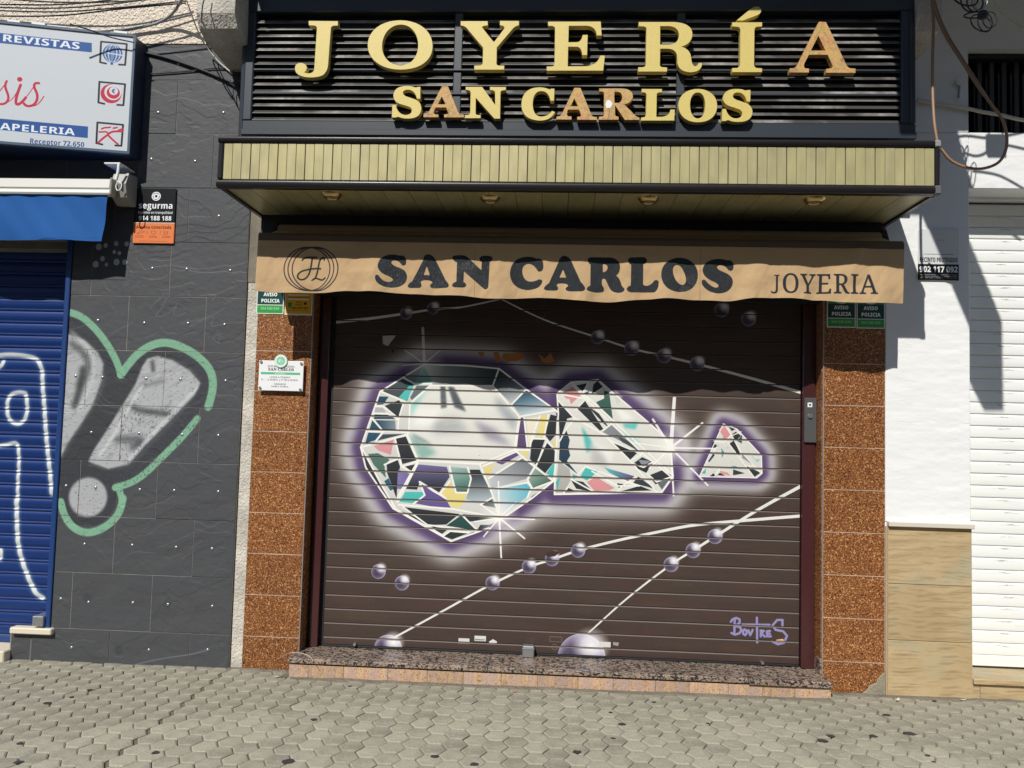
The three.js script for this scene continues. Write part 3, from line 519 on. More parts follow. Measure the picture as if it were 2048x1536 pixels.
  G([[1065, 1042], [1300, 1000], [1336, 1030], [1310, 1092], [1150, 1205], [1112, 1180]], [1320, 1030], [1100, 1120], '#58aebf', '#c3ccd0'); F([[992, 1152], [1060, 1104], [1086, 1172]], '#3a4a52'); F([[1340, 1090], [1472, 1006], [1316, 1136]], '#22272c');
  F([[440, 1165], [720, 1200], [832, 1215], [742, 1288], [622, 1292], [560, 1250]], '#20272b'); F([[846, 1224], [962, 1332], [742, 1296]], '#1d423e'); F([[860, 1216], [1092, 1246], [900, 1268]], '#232a2e'); F([[640, 1300], [752, 1322], [702, 1362]], '#2a3236'); F([[770, 1340], [892, 1350], [782, 1392], [726, 1370]], '#20282a'); F([[400, 1182], [520, 1232], [622, 1302], [480, 1232]], '#242b30'); F([[158, 772], [332, 1092], [382, 1172], [182, 892]], '#262c31'); F([[980, 1290], [1070, 1290], [960, 1325]], '#2a3034');
  // table facet with sprayed reflections
  const table = [[480, 640], [488, 446], [630, 318], [1066, 320], [1252, 535], [1216, 768], [975, 866], [545, 842], [465, 665]];
  area(A, table, '#d9d8d1');
  g.save(); route(A, table, true); g.clip();
  area(A, [[700, 310], [735, 310], [745, 470], [705, 480]], 'rgba(70,78,84,0.9)', 3); area(A, [[752, 320], [790, 320], [880, 500], [800, 470]], 'rgba(60,68,76,0.9)', 4); area(A, [[488, 446], [630, 330], [560, 420], [500, 540]], 'rgba(120,196,190,0.75)', 8); area(A, [[475, 660], [560, 690], [680, 790], [560, 840]], 'rgba(120,165,155,0.85)', 10); area(A, [[500, 650], [600, 700], [660, 750], [520, 680]], 'rgba(110,120,122,0.7)', 6); area(A, [[930, 560], [1080, 620], [1200, 740], [1020, 690]], 'rgba(125,120,140,0.75)', 12); area(A, [[620, 560], [820, 540], [900, 640], [660, 660]], 'rgba(160,162,162,0.8)', 16); area(A, [[1080, 380], [1240, 540], [1220, 640], [1100, 480]], 'rgba(140,150,158,0.75)', 12); area(A, [[520, 480], [720, 480], [640, 600], [520, 600]], 'rgba(236,235,230,0.9)', 14);
  for (let i = 0; i < 60; i++) { const x = rr(480, 1230), y = rr(330, 850); line(A, [[x, y], [x + rr(10, 90), y + rr(-20, 20)]], rr(2, 9), `rgba(${rr(170, 240)},${rr(170, 240)},${rr(165, 235)},0.16)`, 0); }
  g.restore();
  for (const l of [[[590, 170], [870, 178], [1110, 200], [1300, 345], [1505, 490], [1525, 510], [1528, 640], [1512, 830], [1490, 985]], [[1490, 985], [1340, 1105], [1110, 1262]], [[145, 750], [280, 360], [440, 262], [590, 170]], [[145, 750], [180, 890], [370, 1175], [775, 1405], [1040, 1312]], [[155, 760], [300, 1030], [390, 1180], [720, 1365]], [...table, table[0]], [[1110, 200], [1066, 320]], [[1300, 345], [1200, 447]], [[1252, 535], [1505, 490]], [[1252, 545], [1228, 765], [1310, 768], [1285, 545]], [[1216, 768], [1360, 885], [1490, 985]], [[1310, 975], [1360, 885]], [[1310, 975], [1345, 1040], [1490, 985]], [[290, 360], [485, 446]], [[145, 750], [470, 660]], [[470, 660], [545, 842], [395, 1110]], [[400, 1130], [545, 860]], [[385, 690], [430, 885], [545, 845]], [[310, 870], [400, 832]], [[430, 885], [500, 920]], [[410, 1150], [780, 1178], [1110, 1240]], [[765, 880], [785, 970], [810, 1065], [890, 1066], [915, 968], [890, 890]], [[975, 866], [1085, 1130], [1110, 1240]], [[1000, 880], [1240, 775]], [[1040, 965], [1280, 815]], [[1060, 1040], [1310, 995], [1336, 1030], [1308, 1100]], [[440, 262], [520, 305], [640, 305]], [[440, 450], [410, 548], [402, 640], [480, 645]], [[250, 462], [300, 462], [410, 548]], [[235, 512], [330, 512], [405, 555]], [[228, 552], [300, 635], [392, 640]], [[200, 636], [300, 640], [250, 705]], [[555, 990], [738, 1106], [700, 1072], [768, 985]], [[515, 1142], [592, 1083], [556, 990]], [[845, 1215], [965, 1335], [620, 1292]], [[720, 1368], [770, 1332], [900, 1345]], [[440, 1165], [622, 1300]], [[1340, 688], [1435, 690], [1505, 770]], [[1440, 715], [1370, 875]], [[1320, 770], [1340, 688], [1395, 530]], [[1455, 522], [1425, 680]], [[980, 1150], [1065, 1100]]]) line(A, l, 7.2, '#e9e7df', 0.5);
  // ---- middle stone
  area(B, d2, '#d5d4cd');
  const K = (pts, col, b = 0) => area(B, pts, col, b);
  K([[240, 325], [322, 280], [388, 340], [310, 412], [298, 372], [272, 368]], PNK); K([[212, 388], [330, 508], [282, 520], [226, 690]], DK); K([[226, 692], [272, 600], [302, 684], [290, 742], [306, 800], [280, 842], [362, 942], [220, 832]], '#173347'); K([[356, 442], [416, 384], [556, 600], [530, 612]], '#1c2327'); grad(B, [[550, 622], [622, 564], [862, 792], [690, 692]], [600, 590], [800, 780], '#83868a', '#686b70'); K([[612, 690], [812, 782], [756, 836]], '#1c2226');
  K([[390, 575], [462, 682], [500, 760], [430, 780], [412, 690]], 'rgba(72,178,172,0.95)', 5); K([[470, 690], [640, 760], [620, 860], [450, 800]], 'rgba(226,225,218,0.9)', 8); K([[300, 540], [380, 570], [420, 860], [310, 800]], 'rgba(214,213,205,0.9)', 5);
  K([[500, 396], [562, 368], [560, 308], [600, 316], [628, 524], [540, 442]], '#2f574e'); K([[700, 560], [822, 545], [800, 602], [720, 590]], 'rgba(72,180,175,0.85)', 5); K([[690, 600], [860, 722], [780, 690]], 'rgba(84,186,182,0.8)', 6); K([[640, 420], [800, 520], [700, 540]], 'rgba(235,234,228,0.9)', 8);
  K([[640, 300], [700, 350], [660, 420]], 'rgba(190,192,190,0.8)', 4); K([[430, 420], [520, 480], [600, 590], [560, 560]], '#23292d'); K([[650, 640], [760, 700], [840, 770], [700, 700]], '#3a4045'); K([[960, 1000], [1070, 965], [1000, 1060]], '#5d6368'); K([[450, 700], [560, 800], [600, 900], [470, 860]], 'rgba(170,172,168,0.75)', 9); K([[785, 860], [850, 812], [932, 850], [882, 932], [820, 902]], DK); K([[822, 832], [920, 842], [852, 882]], GRY); K([[900, 952], [1000, 912], [1075, 950], [952, 1020]], '#262c30'); K([[215, 842], [300, 902], [312, 982], [252, 1082], [192, 1082], [200, 1000]], '#a8a7a1'); K([[195, 1002], [232, 960], [206, 1062]], '#4aa79f'); K([[380, 962], [422, 890], [524, 912], [432, 992]], TEA); K([[320, 940], [370, 960], [330, 980]], TEA); grad(B, [[560, 890], [700, 930], [800, 960], [740, 1000], [600, 930]], [580, 900], [780, 980], '#52b3b2', '#5c4c78');
  K([[430, 1002], [500, 962], [642, 1046], [600, 1066], [490, 1070]], PNK); K([[310, 985], [402, 1000], [482, 1076], [350, 1052]], '#20272b'); K([[255, 1082], [292, 1046], [362, 1078]], '#23292d'); K([[660, 1010], [762, 1026], [672, 1046]], '#23292d'); K([[690, 1072], [832, 1030], [922, 1066]], '#20262a'); K([[780, 1010], [820, 960], [960, 1060], [900, 1040]], '#2b3236'); K([[340, 270], [442, 250], [392, 322]], '#262d31'); K([[480, 262], [512, 235], [562, 290], [470, 342]], '#1f2629'); K([[400, 330], [450, 310], [430, 350]], '#225058'); K([[1060, 840], [1085, 870], [1082, 940]], '#9fb0b4');
  for (const l of [[...d2, d2[0]], [[310, 248], [420, 370], [860, 790], [1080, 970]], [[215, 385], [330, 510], [560, 640], [760, 840], [960, 1075]], [[205, 330], [420, 370]], [[320, 250], [1070, 940]], [[350, 450], [420, 375]], [[555, 608], [620, 560]], [[610, 690], [850, 790], [760, 840]], [[225, 690], [280, 590], [340, 520]], [[360, 945], [420, 885], [830, 1030]], [[310, 980], [490, 1078]], [[470, 920], [660, 1030], [830, 1030]], [[780, 860], [860, 890], [940, 845]], [[890, 940], [960, 1000], [1080, 960]], [[470, 340], [570, 275]], [[440, 250], [400, 330], [450, 385]], [[660, 1075], [690, 1040], [800, 960]], [[285, 1045], [255, 1085]]]) line(B, l, 6.5, '#e8e6de', 0.5);
  // ---- small stone
  area(B, d3, '#cfcec7');
  for (const [p, q] of [[[[1430, 602], [1482, 580], [1526, 640], [1470, 690], [1462, 650]], PNK], [[[1510, 712], [1546, 686], [1596, 790], [1574, 802]], '#20272a'], [[[1600, 760], [1650, 830], [1690, 870], [1610, 820]], GRY], [[[1640, 880], [1750, 930], [1700, 964]], '#262c30'], [[[1340, 840], [1390, 770], [1400, 800], [1360, 850]], '#1d3a48'], [[[1440, 915], [1500, 930], [1520, 955], [1450, 940]], PNK], [[[1540, 905], [1630, 935], [1540, 950]], '#2a3236'], [[[1300, 935], [1335, 900], [1330, 940]], '#4aa79f'], [[[1380, 700], [1430, 730], [1380, 750]], '#2a3033'], [[[1560, 620], [1600, 650], [1560, 690], [1530, 640]], '#23292d'], [[[1640, 740], [1720, 850], [1750, 830], [1700, 830]], '#7fbcbc'], [[[1450, 740], [1475, 780], [1455, 820]], '#5a8c93'], [[[1520, 880], [1600, 910], [1560, 880]], '#4b9c9b'], [[[1360, 960], [1390, 935], [1420, 962]], DK], [[[1610, 640], [1606, 710], [1570, 690]], '#35564f'], [[[1505, 580], [1560, 598], [1530, 615]], '#262c30'], [[[1420, 950], [1440, 930], [1480, 955]], '#2b3135']]) area(B, p, q);
  for (const l of [[...d3, d3[0]], [[1480, 570], [1600, 770], [1752, 935]], [[1395, 690], [1470, 700], [1530, 640]], [[1500, 700], [1700, 965]], [[1340, 850], [1420, 730]], [[1530, 650], [1600, 620]], [[1640, 880], [1700, 880]], [[1400, 960], [1440, 900]]]) line(B, l, 4.2, '#e8e6de', 0.4);
  // ---- sparkles
  const spark = (map, cx, cy, rays, glow, a = 1) => { const p = map(cx, cy); g.save(); g.globalAlpha = a; const q = g.createRadialGradient(...p, 2, ...p, glow); q.addColorStop(0, 'rgba(246,242,228,0.98)'); q.addColorStop(0.25, 'rgba(238,236,228,0.7)'); q.addColorStop(1, 'rgba(225,225,225,0)'); g.fillStyle = q; g.beginPath(); g.arc(...p, glow, 0, 7); g.fill(); for (const [x, y, w] of rays) { const e = map(x, y), dx = e[0] - p[0], dy = e[1] - p[1], l = Math.hypot(dx, dy), nx = -dy / l * w / 2, ny = dx / l * w / 2; soft(0.9, () => { g.fillStyle = 'rgba(238,237,231,0.92)'; g.beginPath(); g.moveTo(p[0] + nx, p[1] + ny); g.lineTo(e[0] + nx * 0.8, e[1] + ny * 0.8); g.lineTo(e[0] - nx * 0.8, e[1] - ny * 0.8); g.lineTo(p[0] - nx, p[1] - ny); g.fill(); }); } g.restore(); };
  spark(A, 1112, 1242, [[1106, 985, 7], [1126, 1525, 9], [1362, 1252, 8], [935, 1268, 6], [1292, 1388, 8], [985, 1150, 6], [1000, 1375, 7], [1230, 1130, 5]], 95);
  spark(A, 588, 165, [[578, -90, 14], [450, 70, 6], [700, 70, 6], [430, 178, 6], [730, 180, 6]], 100, 0.75);
  spark(B, 1068, 742, [[1096, 352, 17], [1090, 1110, 9], [928, 520, 11], [1312, 550, 10], [1400, 748, 8], [1352, 1030, 8], [760, 700, 5], [900, 900, 6]], 92);
  // ---- beads and strings
  taper(I, [[772, 1284], [880, 1225], [980, 1170], [1058, 1134], [1104, 1119], [1156, 1101], [1230, 1082], [1310, 1065], [1390, 1050], [1500, 1040], [1600, 1032]], 8, 13); taper(I, [[1170, 1272], [1255, 1196], [1342, 1129], [1386, 1101], [1430, 1073], [1515, 1020], [1602, 972]], 6, 14);
  taper(I, [[672, 644], [740, 637], [812, 627], [866, 619], [925, 614], [1002, 598]], 14, 6); taper(I, [[1002, 598], [1090, 640], [1195, 675], [1263, 697], [1328, 712], [1394, 728], [1500, 756], [1602, 785]], 6, 13);
  const bead = (x, y, r) => { const [cx, cy] = I(x, y); r *= U; soft(0.8, () => { let q = g.createRadialGradient(cx - r * 0.35, cy + r * 0.3, r * 0.1, cx, cy, r * 1.05); q.addColorStop(0, '#3c3446'); q.addColorStop(0.6, '#544a63'); q.addColorStop(0.9, '#8f88a0'); q.addColorStop(1, '#d6d3dc'); g.fillStyle = q; g.beginPath(); g.arc(cx, cy, r, 0, 7); g.fill(); }); soft(0, () => { const hx = cx + r * 0.38, hy = cy - r * 0.5, q = g.createRadialGradient(hx, hy, 0, hx, hy, r * 0.85); q.addColorStop(0, 'rgba(246,245,243,0.95)'); q.addColorStop(0.45, 'rgba(236,235,238,0.75)'); q.addColorStop(1, 'rgba(220,220,225,0)'); g.fillStyle = q; g.beginPath(); g.arc(hx, hy, r * 0.95, 0, 7); g.fill(); }); };
  for (const [x, y, r] of [[757, 1143, 14], [804, 1166, 14], [985, 1166, 13.5], [1058, 1133, 13.5], [1104, 1118, 13.5], [1156, 1101, 13.5], [1342, 1129, 14], [1386, 1101, 14], [1430, 1073, 14], [1163, 1316, 45], [776, 1298, 27], [1195, 675, 13], [1263, 697, 14], [1328, 712, 14], [1394, 728, 14], [1443, 620, 14], [1497, 638, 14], [812, 627, 12], [866, 617, 12]]) bead(x, y, r);
  // ---- signature, stickers, scraped paint
  const C = (x, y) => to(1100 + x / 3.303, 1040 + y / 3.303);
  const sig = [[[1194, 672], [1206, 655], [1230, 646], [1252, 656], [1252, 680], [1222, 699]], [[1222, 699], [1256, 708], [1264, 728], [1250, 748], [1222, 757], [1198, 746]], [[1220, 655], [1217, 752]], [[1284, 722], [1274, 734], [1276, 752], [1288, 760], [1299, 748], [1297, 730], [1284, 722]], [[1310, 728], [1322, 760], [1338, 726]], [[1366, 645], [1368, 808]], [[1270, 690], [1450, 692]], [[1392, 730], [1392, 768]], [[1390, 730], [1412, 732], [1396, 748], [1418, 770]], [[1452, 732], [1432, 735], [1434, 768], [1458, 768]], [[1434, 750], [1452, 750]], [[1535, 660], [1500, 660], [1470, 695], [1490, 725], [1540, 735], [1565, 765], [1545, 810], [1505, 820], [1465, 800]], [[1535, 660], [1535, 700]]];
  for (const s of sig) line(C, s, 9.5, '#8b86b5', 0.6); line(C, [[1500, 800], [1535, 795]], 12, '#e8b48c', 0.5); line(C, [[1275, 694], [1345, 695]], 3, '#e8b48c', 0.5);
  for (const [x, y, w, h] of [[917, 1276, 21, 10], [949, 1271, 22, 10], [1199, 1283, 21, 10]]) { const p = I(x, y); g.fillStyle = '#cfcfca'; g.fillRect(p[0], p[1], w * U, h * U); g.fillStyle = '#4a4a48'; if (x < 1100) for (let k = 0; k < 9; k++) g.fillRect(p[0] + (1 + k * 2.1) * U, p[1] + 6.2 * U, 1.4 * U, 2.2 * U); }
  area(I, [[978, 1283], [986, 1278], [994, 1283], [993, 1287], [978, 1288]], '#d4d4cf'); area(I, [[1226, 1284], [1238, 1285], [1236, 1292], [1226, 1290]], 'rgba(190,190,186,0.7)', 1); line(I, [[1008, 1290], [1020, 1286]], 3, 'rgba(40,40,40,0.6)');
  soft(0, () => { g.strokeStyle = 'rgba(120,112,110,0.9)'; g.lineWidth = 2; const p = I(1100, 1273); g.strokeRect(p[0], p[1], 22 * U, 9 * U); const q = I(1109, 1294); g.fillStyle = '#3b2d28'; g.beginPath(); g.arc(...q, 5 * U, 0, 7); g.fill(); g.stroke(); });
  const D = (x, y) => to(680 + x / 3.491, 680 + y / 3.491);
  for (const p of [[[960, 85], [1005, 84], [1000, 120], [975, 108]], [[1070, 84], [1105, 84], [1130, 150], [1090, 155]], [[1140, 92], [1200, 96], [1270, 90], [1292, 125], [1230, 148], [1160, 150], [1130, 120]], [[1385, 95], [1430, 130], [1470, 90], [1500, 150], [1440, 165], [1410, 150]]]) area(D, p, '#a2652a');
  area(I, [[765, 672], [793, 670], [782, 684], [776, 692], [766, 688]], '#bdbab4'); line(I, [[1092, 628], [1084, 636]], 3, '#9a4a30'); area(I, [[783, 698], [789, 700], [784, 708]], '#15110f'); area(D, [[1430, 1490], [1480, 1470], [1540, 1480], [1500, 1510], [1450, 1515]], '#3a211c');
  for (let i = 0; i < 160; i++) { const p = I(rr(640, 1600), rr(850, 1310)); g.fillStyle = `rgba(30,22,20,${rr(0.3, 0.7)})`; g.fillRect(...p, rr(1, 4), rr(1, 3)); }
  const mural = std({ map: canvasTexture(c), roughness: 0.6, bumpMap: T.grain, bumpScale: 0.0003 });
  const uvM = (q) => { const p = q.attributes.position, uv = q.attributes.uv; for (let i = 0; i < p.count; i++) uv.setXY(i, (p.getX(i) - X0) / (X1 - X0), (p.getY(i) - Y0) / (Y1 - Y0)); return q; };
  const t = thing('roller_shutter', 'brown roller shutter spray-painted with diamonds and beads', 'shutter', [0, STEP_TOP, SHUT_Z]);
  const yA = onZ(1100, 1233, SHUT_Z).y, yB = onZ(1100, onZ ? 1209 : 0, SHUT_Z).y;
  const P = 0.0855;
  // joint lines measured at the middle of the shutter
  const j0 = onZ(649, 1216, SHUT_Z).y;
  let first = j0; while (first - P > STEP_TOP + 0.05) first -= P;
  const slat = (y0, y1) => { const z = SHUT_Z, d = y1 - y0; return [[z - 0.014, y0], [z - 0.003, y0], [z, y0 + 0.003], [z + 0.0012, y0 + d * 0.5], [z, y1 - 0.0075], [z - 0.0055, y1 - 0.0025], [z - 0.014, y1 - 0.0025]]; };
  part(t, 'bottom_slat', uvM(sweepX(slat(STEP_TOP + 0.014, first), X0, X1, 0.3)), mural);
  part(t, 'rubber_seal', block(X0, X1, STEP_TOP + 0.001, STEP_TOP + 0.013, SHUT_Z - 0.012, SHUT_Z + 0.003, 0.002), M.black);
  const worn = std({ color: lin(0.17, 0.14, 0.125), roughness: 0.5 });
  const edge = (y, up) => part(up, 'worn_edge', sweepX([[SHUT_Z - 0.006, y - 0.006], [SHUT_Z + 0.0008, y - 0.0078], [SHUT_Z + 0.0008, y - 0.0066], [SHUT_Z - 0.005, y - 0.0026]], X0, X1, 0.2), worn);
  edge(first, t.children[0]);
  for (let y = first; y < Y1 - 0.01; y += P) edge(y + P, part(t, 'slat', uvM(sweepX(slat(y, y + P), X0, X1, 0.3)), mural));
  part(t, 'backing', block(X0 - 0.08, X1 + 0.08, STEP_TOP, 2.36, -0.29, SHUT_Z - 0.016, 0), M.black);
  part(t, 'guide_rail', block(-1.475, -1.421, STEP_TOP, 2.32, SHUT_Z - 0.04, -0.108, 0.003), M.maroon);
  part(t, 'guide_rail', block(-1.419, X0 + 0.002, STEP_TOP, 2.32, SHUT_Z - 0.04, SHUT_Z - 0.017, 0.001), M.black);
  part(t, 'guide_rail', block(-1.5, -1.477, STEP_TOP, 2.32, SHUT_Z - 0.04, SHUT_Z - 0.01, 0.001), M.black);
  part(t, 'guide_rail', block(X1 + 0.006, PIL_R0 - 0.014, STEP_TOP, 2.32, SHUT_Z - 0.04, -0.108, 0.003), M.maroon);
  for (const [px, py] of [[710, 1288], [1524, 1325]]) { const p = onZ(px, py, SHUT_Z + 0.012), b = part(t, 'pull_knob', facing(disc(0.009, 0.03, 12)).translate(p.x, p.y, p.z), M.steel); }
  const lock = thing('floor_lock', 'small galvanised lock box on the granite step', 'lock', [0.02, STEP_TOP, -0.09]);
  const a = onZ(1044, 1316, -0.075), b = onZ(1068, 1316, -0.075);
  part(lock, 'housing', block(a.x, b.x, STEP_TOP, STEP_TOP + 0.07, SHUT_Z + 0.004, -0.075, 0.006), M.steel); part(lock, 'lid_lip', block(a.x - 0.002, b.x + 0.002, STEP_TOP + 0.052, STEP_TOP + 0.057, -0.074, -0.071, 0.001), M.steel);
  const key = thing('key_switch', 'steel key switch plate on the maroon shutter rail', 'switch', [1.53, 1.6, -0.1]);
  const k0 = onZ(1608, 885, -0.1), k1 = onZ(1633, 796, -0.1);
  part(key, 'plate', block(k0.x, k1.x, k0.y, k1.y, -0.107, -0.092, 0.003), std({ color: lin(0.16, 0.165, 0.17), metalness: 0.7, roughness: 0.45 }));
  const kc = onZ(1620, 832, -0.09); part(key, 'cylinder', facing(disc(0.013, 0.012, 18)).translate(kc.x, kc.y, -0.089), M.steel); part(key, 'keyhole', block(kc.x - 0.0015, kc.x + 0.0015, kc.y - 0.006, kc.y + 0.006, -0.084, -0.0815, 0), M.black);
  const kl = onZ(1620, 810, -0.09); part(key, 'label_plate', block(kl.x - 0.014, kl.x + 0.014, kl.y - 0.014, kl.y + 0.014, -0.092, -0.0895, 0.001), M.whitePaint); part(key, 'arrow', fromTriangles([kl.x - 0.009, kl.y + 0.005, -0.0885, kl.x, kl.y - 0.009, -0.0885, kl.x + 0.009, kl.y + 0.005, -0.0885]), M.black);
}

// ================================================================ louvred sign box with gold letters
{
  const L = onZ(486, 200, LOUVRE_Z).x, R = onZ(1832, 200, LOUVRE_Z).x, B = onZ(1100, 268, LOUVRE_Z).y - 0.02, TOP = 4.08, Z = LOUVRE_Z;
  const t = thing('louvre_sign', 'black louvred shop sign with gold letters above the canopy', 'sign', [(L + R) / 2, B, 0]);
  const yIn = onZ(1100, 243, Z).y, xl = onZ(506, 150, Z).x, xr = onZ(1803, 150, Z).x, yTop = onZ(1100, 22, Z).y;
  part(t, 'back_panel', block(L, R, B, TOP, 0.0, Z - 0.075, 0), M.black);
  part(t, 'frame_bottom', block(L, R, B, yIn, Z - 0.06, Z, 0.006), M.frame); part(t, 'frame_bottom_lip', block(L, R, B + 0.001, B + (yIn - B) * 0.42, Z + 0.001, Z + 0.012, 0.004), M.frame);
  part(t, 'frame_top', block(L, R, yTop, TOP, Z - 0.06, Z, 0.006), M.frame);
  part(t, 'frame_side', block(L, xl, yIn, yTop, Z - 0.06, Z, 0.006), M.frame); part(t, 'frame_side', block(xr, R, yIn, yTop, Z - 0.06, Z, 0.006), M.frame); part(t, 'frame_side_bead', block(R - 0.035, R - 0.026, yIn, yTop, Z + 0.0005, Z + 0.006, 0.002), M.frame);
  { // rounded flange that returns to the wall on the left
    const pts = []; for (let k = 0; k <= 6; k++) { const a = k / 6 * Math.PI / 2; pts.push(V2(L - 0.032 * Math.sin(a), 0)); }
    const sh = new THREE.Shape(); sh.moveTo(0, Z - 0.004); sh.quadraticCurveTo(-0.034, Z - 0.012, -0.036, Z - 0.05); sh.lineTo(-0.036, 0.02); sh.lineTo(-0.002, 0.02); sh.lineTo(-0.002, Z - 0.02);
    const g = new THREE.ExtrudeGeometry(sh, { depth: TOP - B + 0.004, bevelEnabled: false, curveSegments: 8 }); g.rotateX(-Math.PI / 2); g.scale(1, 1, -1); const ix = g.attributes.position; const arr = ix.array; for (let i = 0; i < arr.length; i += 9) for (let k = 0; k < 3; k++) { const q = arr[i + 3 + k]; arr[i + 3 + k] = arr[i + 6 + k]; arr[i + 6 + k] = q; } g.computeVertexNormals(); g.translate(L, B - 0.004, 0);
    part(t, 'side_flange', g, M.frame);
  }
  const mull = [onZ(914, 150, Z).x, onZ(1362, 150, Z).x];
  for (const x of mull) part(t, 'mullion', block(x - 0.024, x + 0.024, yIn, yTop, Z - 0.055, Z - 0.014, 0.004), M.frame);
  // blades: inclined, dusty upper face, thin bright lip
  const spans = [[xl, mull[0] - 0.024], [mull[0] + 0.024, mull[1] - 0.024], [mull[1] + 0.024, xr]], P = 0.0416;
  let k = 0;
  for (let y = yIn + 0.004; y + 0.03 < yTop; y += P, k++) spans.forEach(([a, b], s) => {
    const pr = [[Z - 0.016, y], [Z - 0.0135, y - 0.0015], [Z - 0.0115, y + 0.0005], [Z - 0.012, y + 0.004], [Z - 0.033, y + 0.0275], [Z - 0.0355, y + 0.0265]];
    const g = sweepX(pr, a + 0.001, b - 0.001, 0.3); metreUV(g, k * 0.17 + s * 0.4, k * 0.29);
    part(t, 'blade', g, M.louvre);
  });
  const railY = [onZ(1100, 138, Z).y, onZ(1100, 186, Z).y];
  for (const y of railY) part(t, 'letter_rail', block(xl, xr, y - 0.008, y + 0.004, Z - 0.013, Z - 0.004, 0.002), M.frame);
  // letters: traced outlines, 4 cm deep, standing off the blades
  const [gc, g2] = canvasOf(512, 512); g2.fillStyle = '#dcc877'; g2.fillRect(0, 0, 512, 512); for (let i = 0; i < 2500; i++) { g2.fillStyle = `rgba(${rr(190, 240)},${rr(160, 205)},${rr(80, 130)},0.10)`; g2.beginPath(); g2.arc(rnd() * 512, rnd() * 512, rr(1, 9), 0, 7); g2.fill(); } for (let i = 0; i < 120; i++) { g2.fillStyle = `rgba(120,90,40,${rr(0.1, 0.4)})`; g2.fillRect(rnd() * 512, rnd() * 512, rr(1, 3), rr(1, 14)); }
  const gt = canvasTexture(gc); gt.wrapS = gt.wrapT = THREE.RepeatWrapping; gt.repeat.set(2.2, 2.2);
  const [wc, w2] = canvasOf(512, 512); w2.fillStyle = '#c79f63'; w2.fillRect(0, 0, 512, 512); for (let i = 0; i < 1600; i++) { w2.fillStyle = `rgba(${rr(120, 225)},${rr(85, 180)},${rr(40, 120)},0.26)`; w2.beginPath(); w2.ellipse(rnd() * 512, rnd() * 512, rr(2, 26), rr(2, 9), rnd() * 3, 0, 7); w2.fill(); } for (let i = 0; i < 60; i++) { w2.strokeStyle = `rgba(85,55,25,${rr(0.2, 0.6)})`; w2.lineWidth = rr(1, 4); w2.beginPath(); const x = rnd() * 512, y = rnd() * 512; w2.moveTo(x, y); w2.bezierCurveTo(x + rr(-40, 40), y + rr(-40, 40), x + rr(-60, 60), y + rr(-60, 60), x + rr(-70, 70), y + rr(-70, 70)); w2.stroke(); }
  const wt = canvasTexture(wc); wt.wrapS = wt.wrapT = THREE.RepeatWrapping; wt.repeat.set(2.2, 2.2);
  const gold = std({ map: gt, color: lin(0.92, 0.92, 0.86), metalness: 0.0, roughness: 0.45 });
  const worn = std({ map: wt, metalness: 0.0, roughness: 0.6 });
  const ZF = Z + 0.045;
  const A1 = [570, 20, 5.12], A2 = [920, 20, 5.12], A3 = [1260, 10, 4.452], B1 = [770, 160, 5.389], B2 = [1130, 160, 5.251];
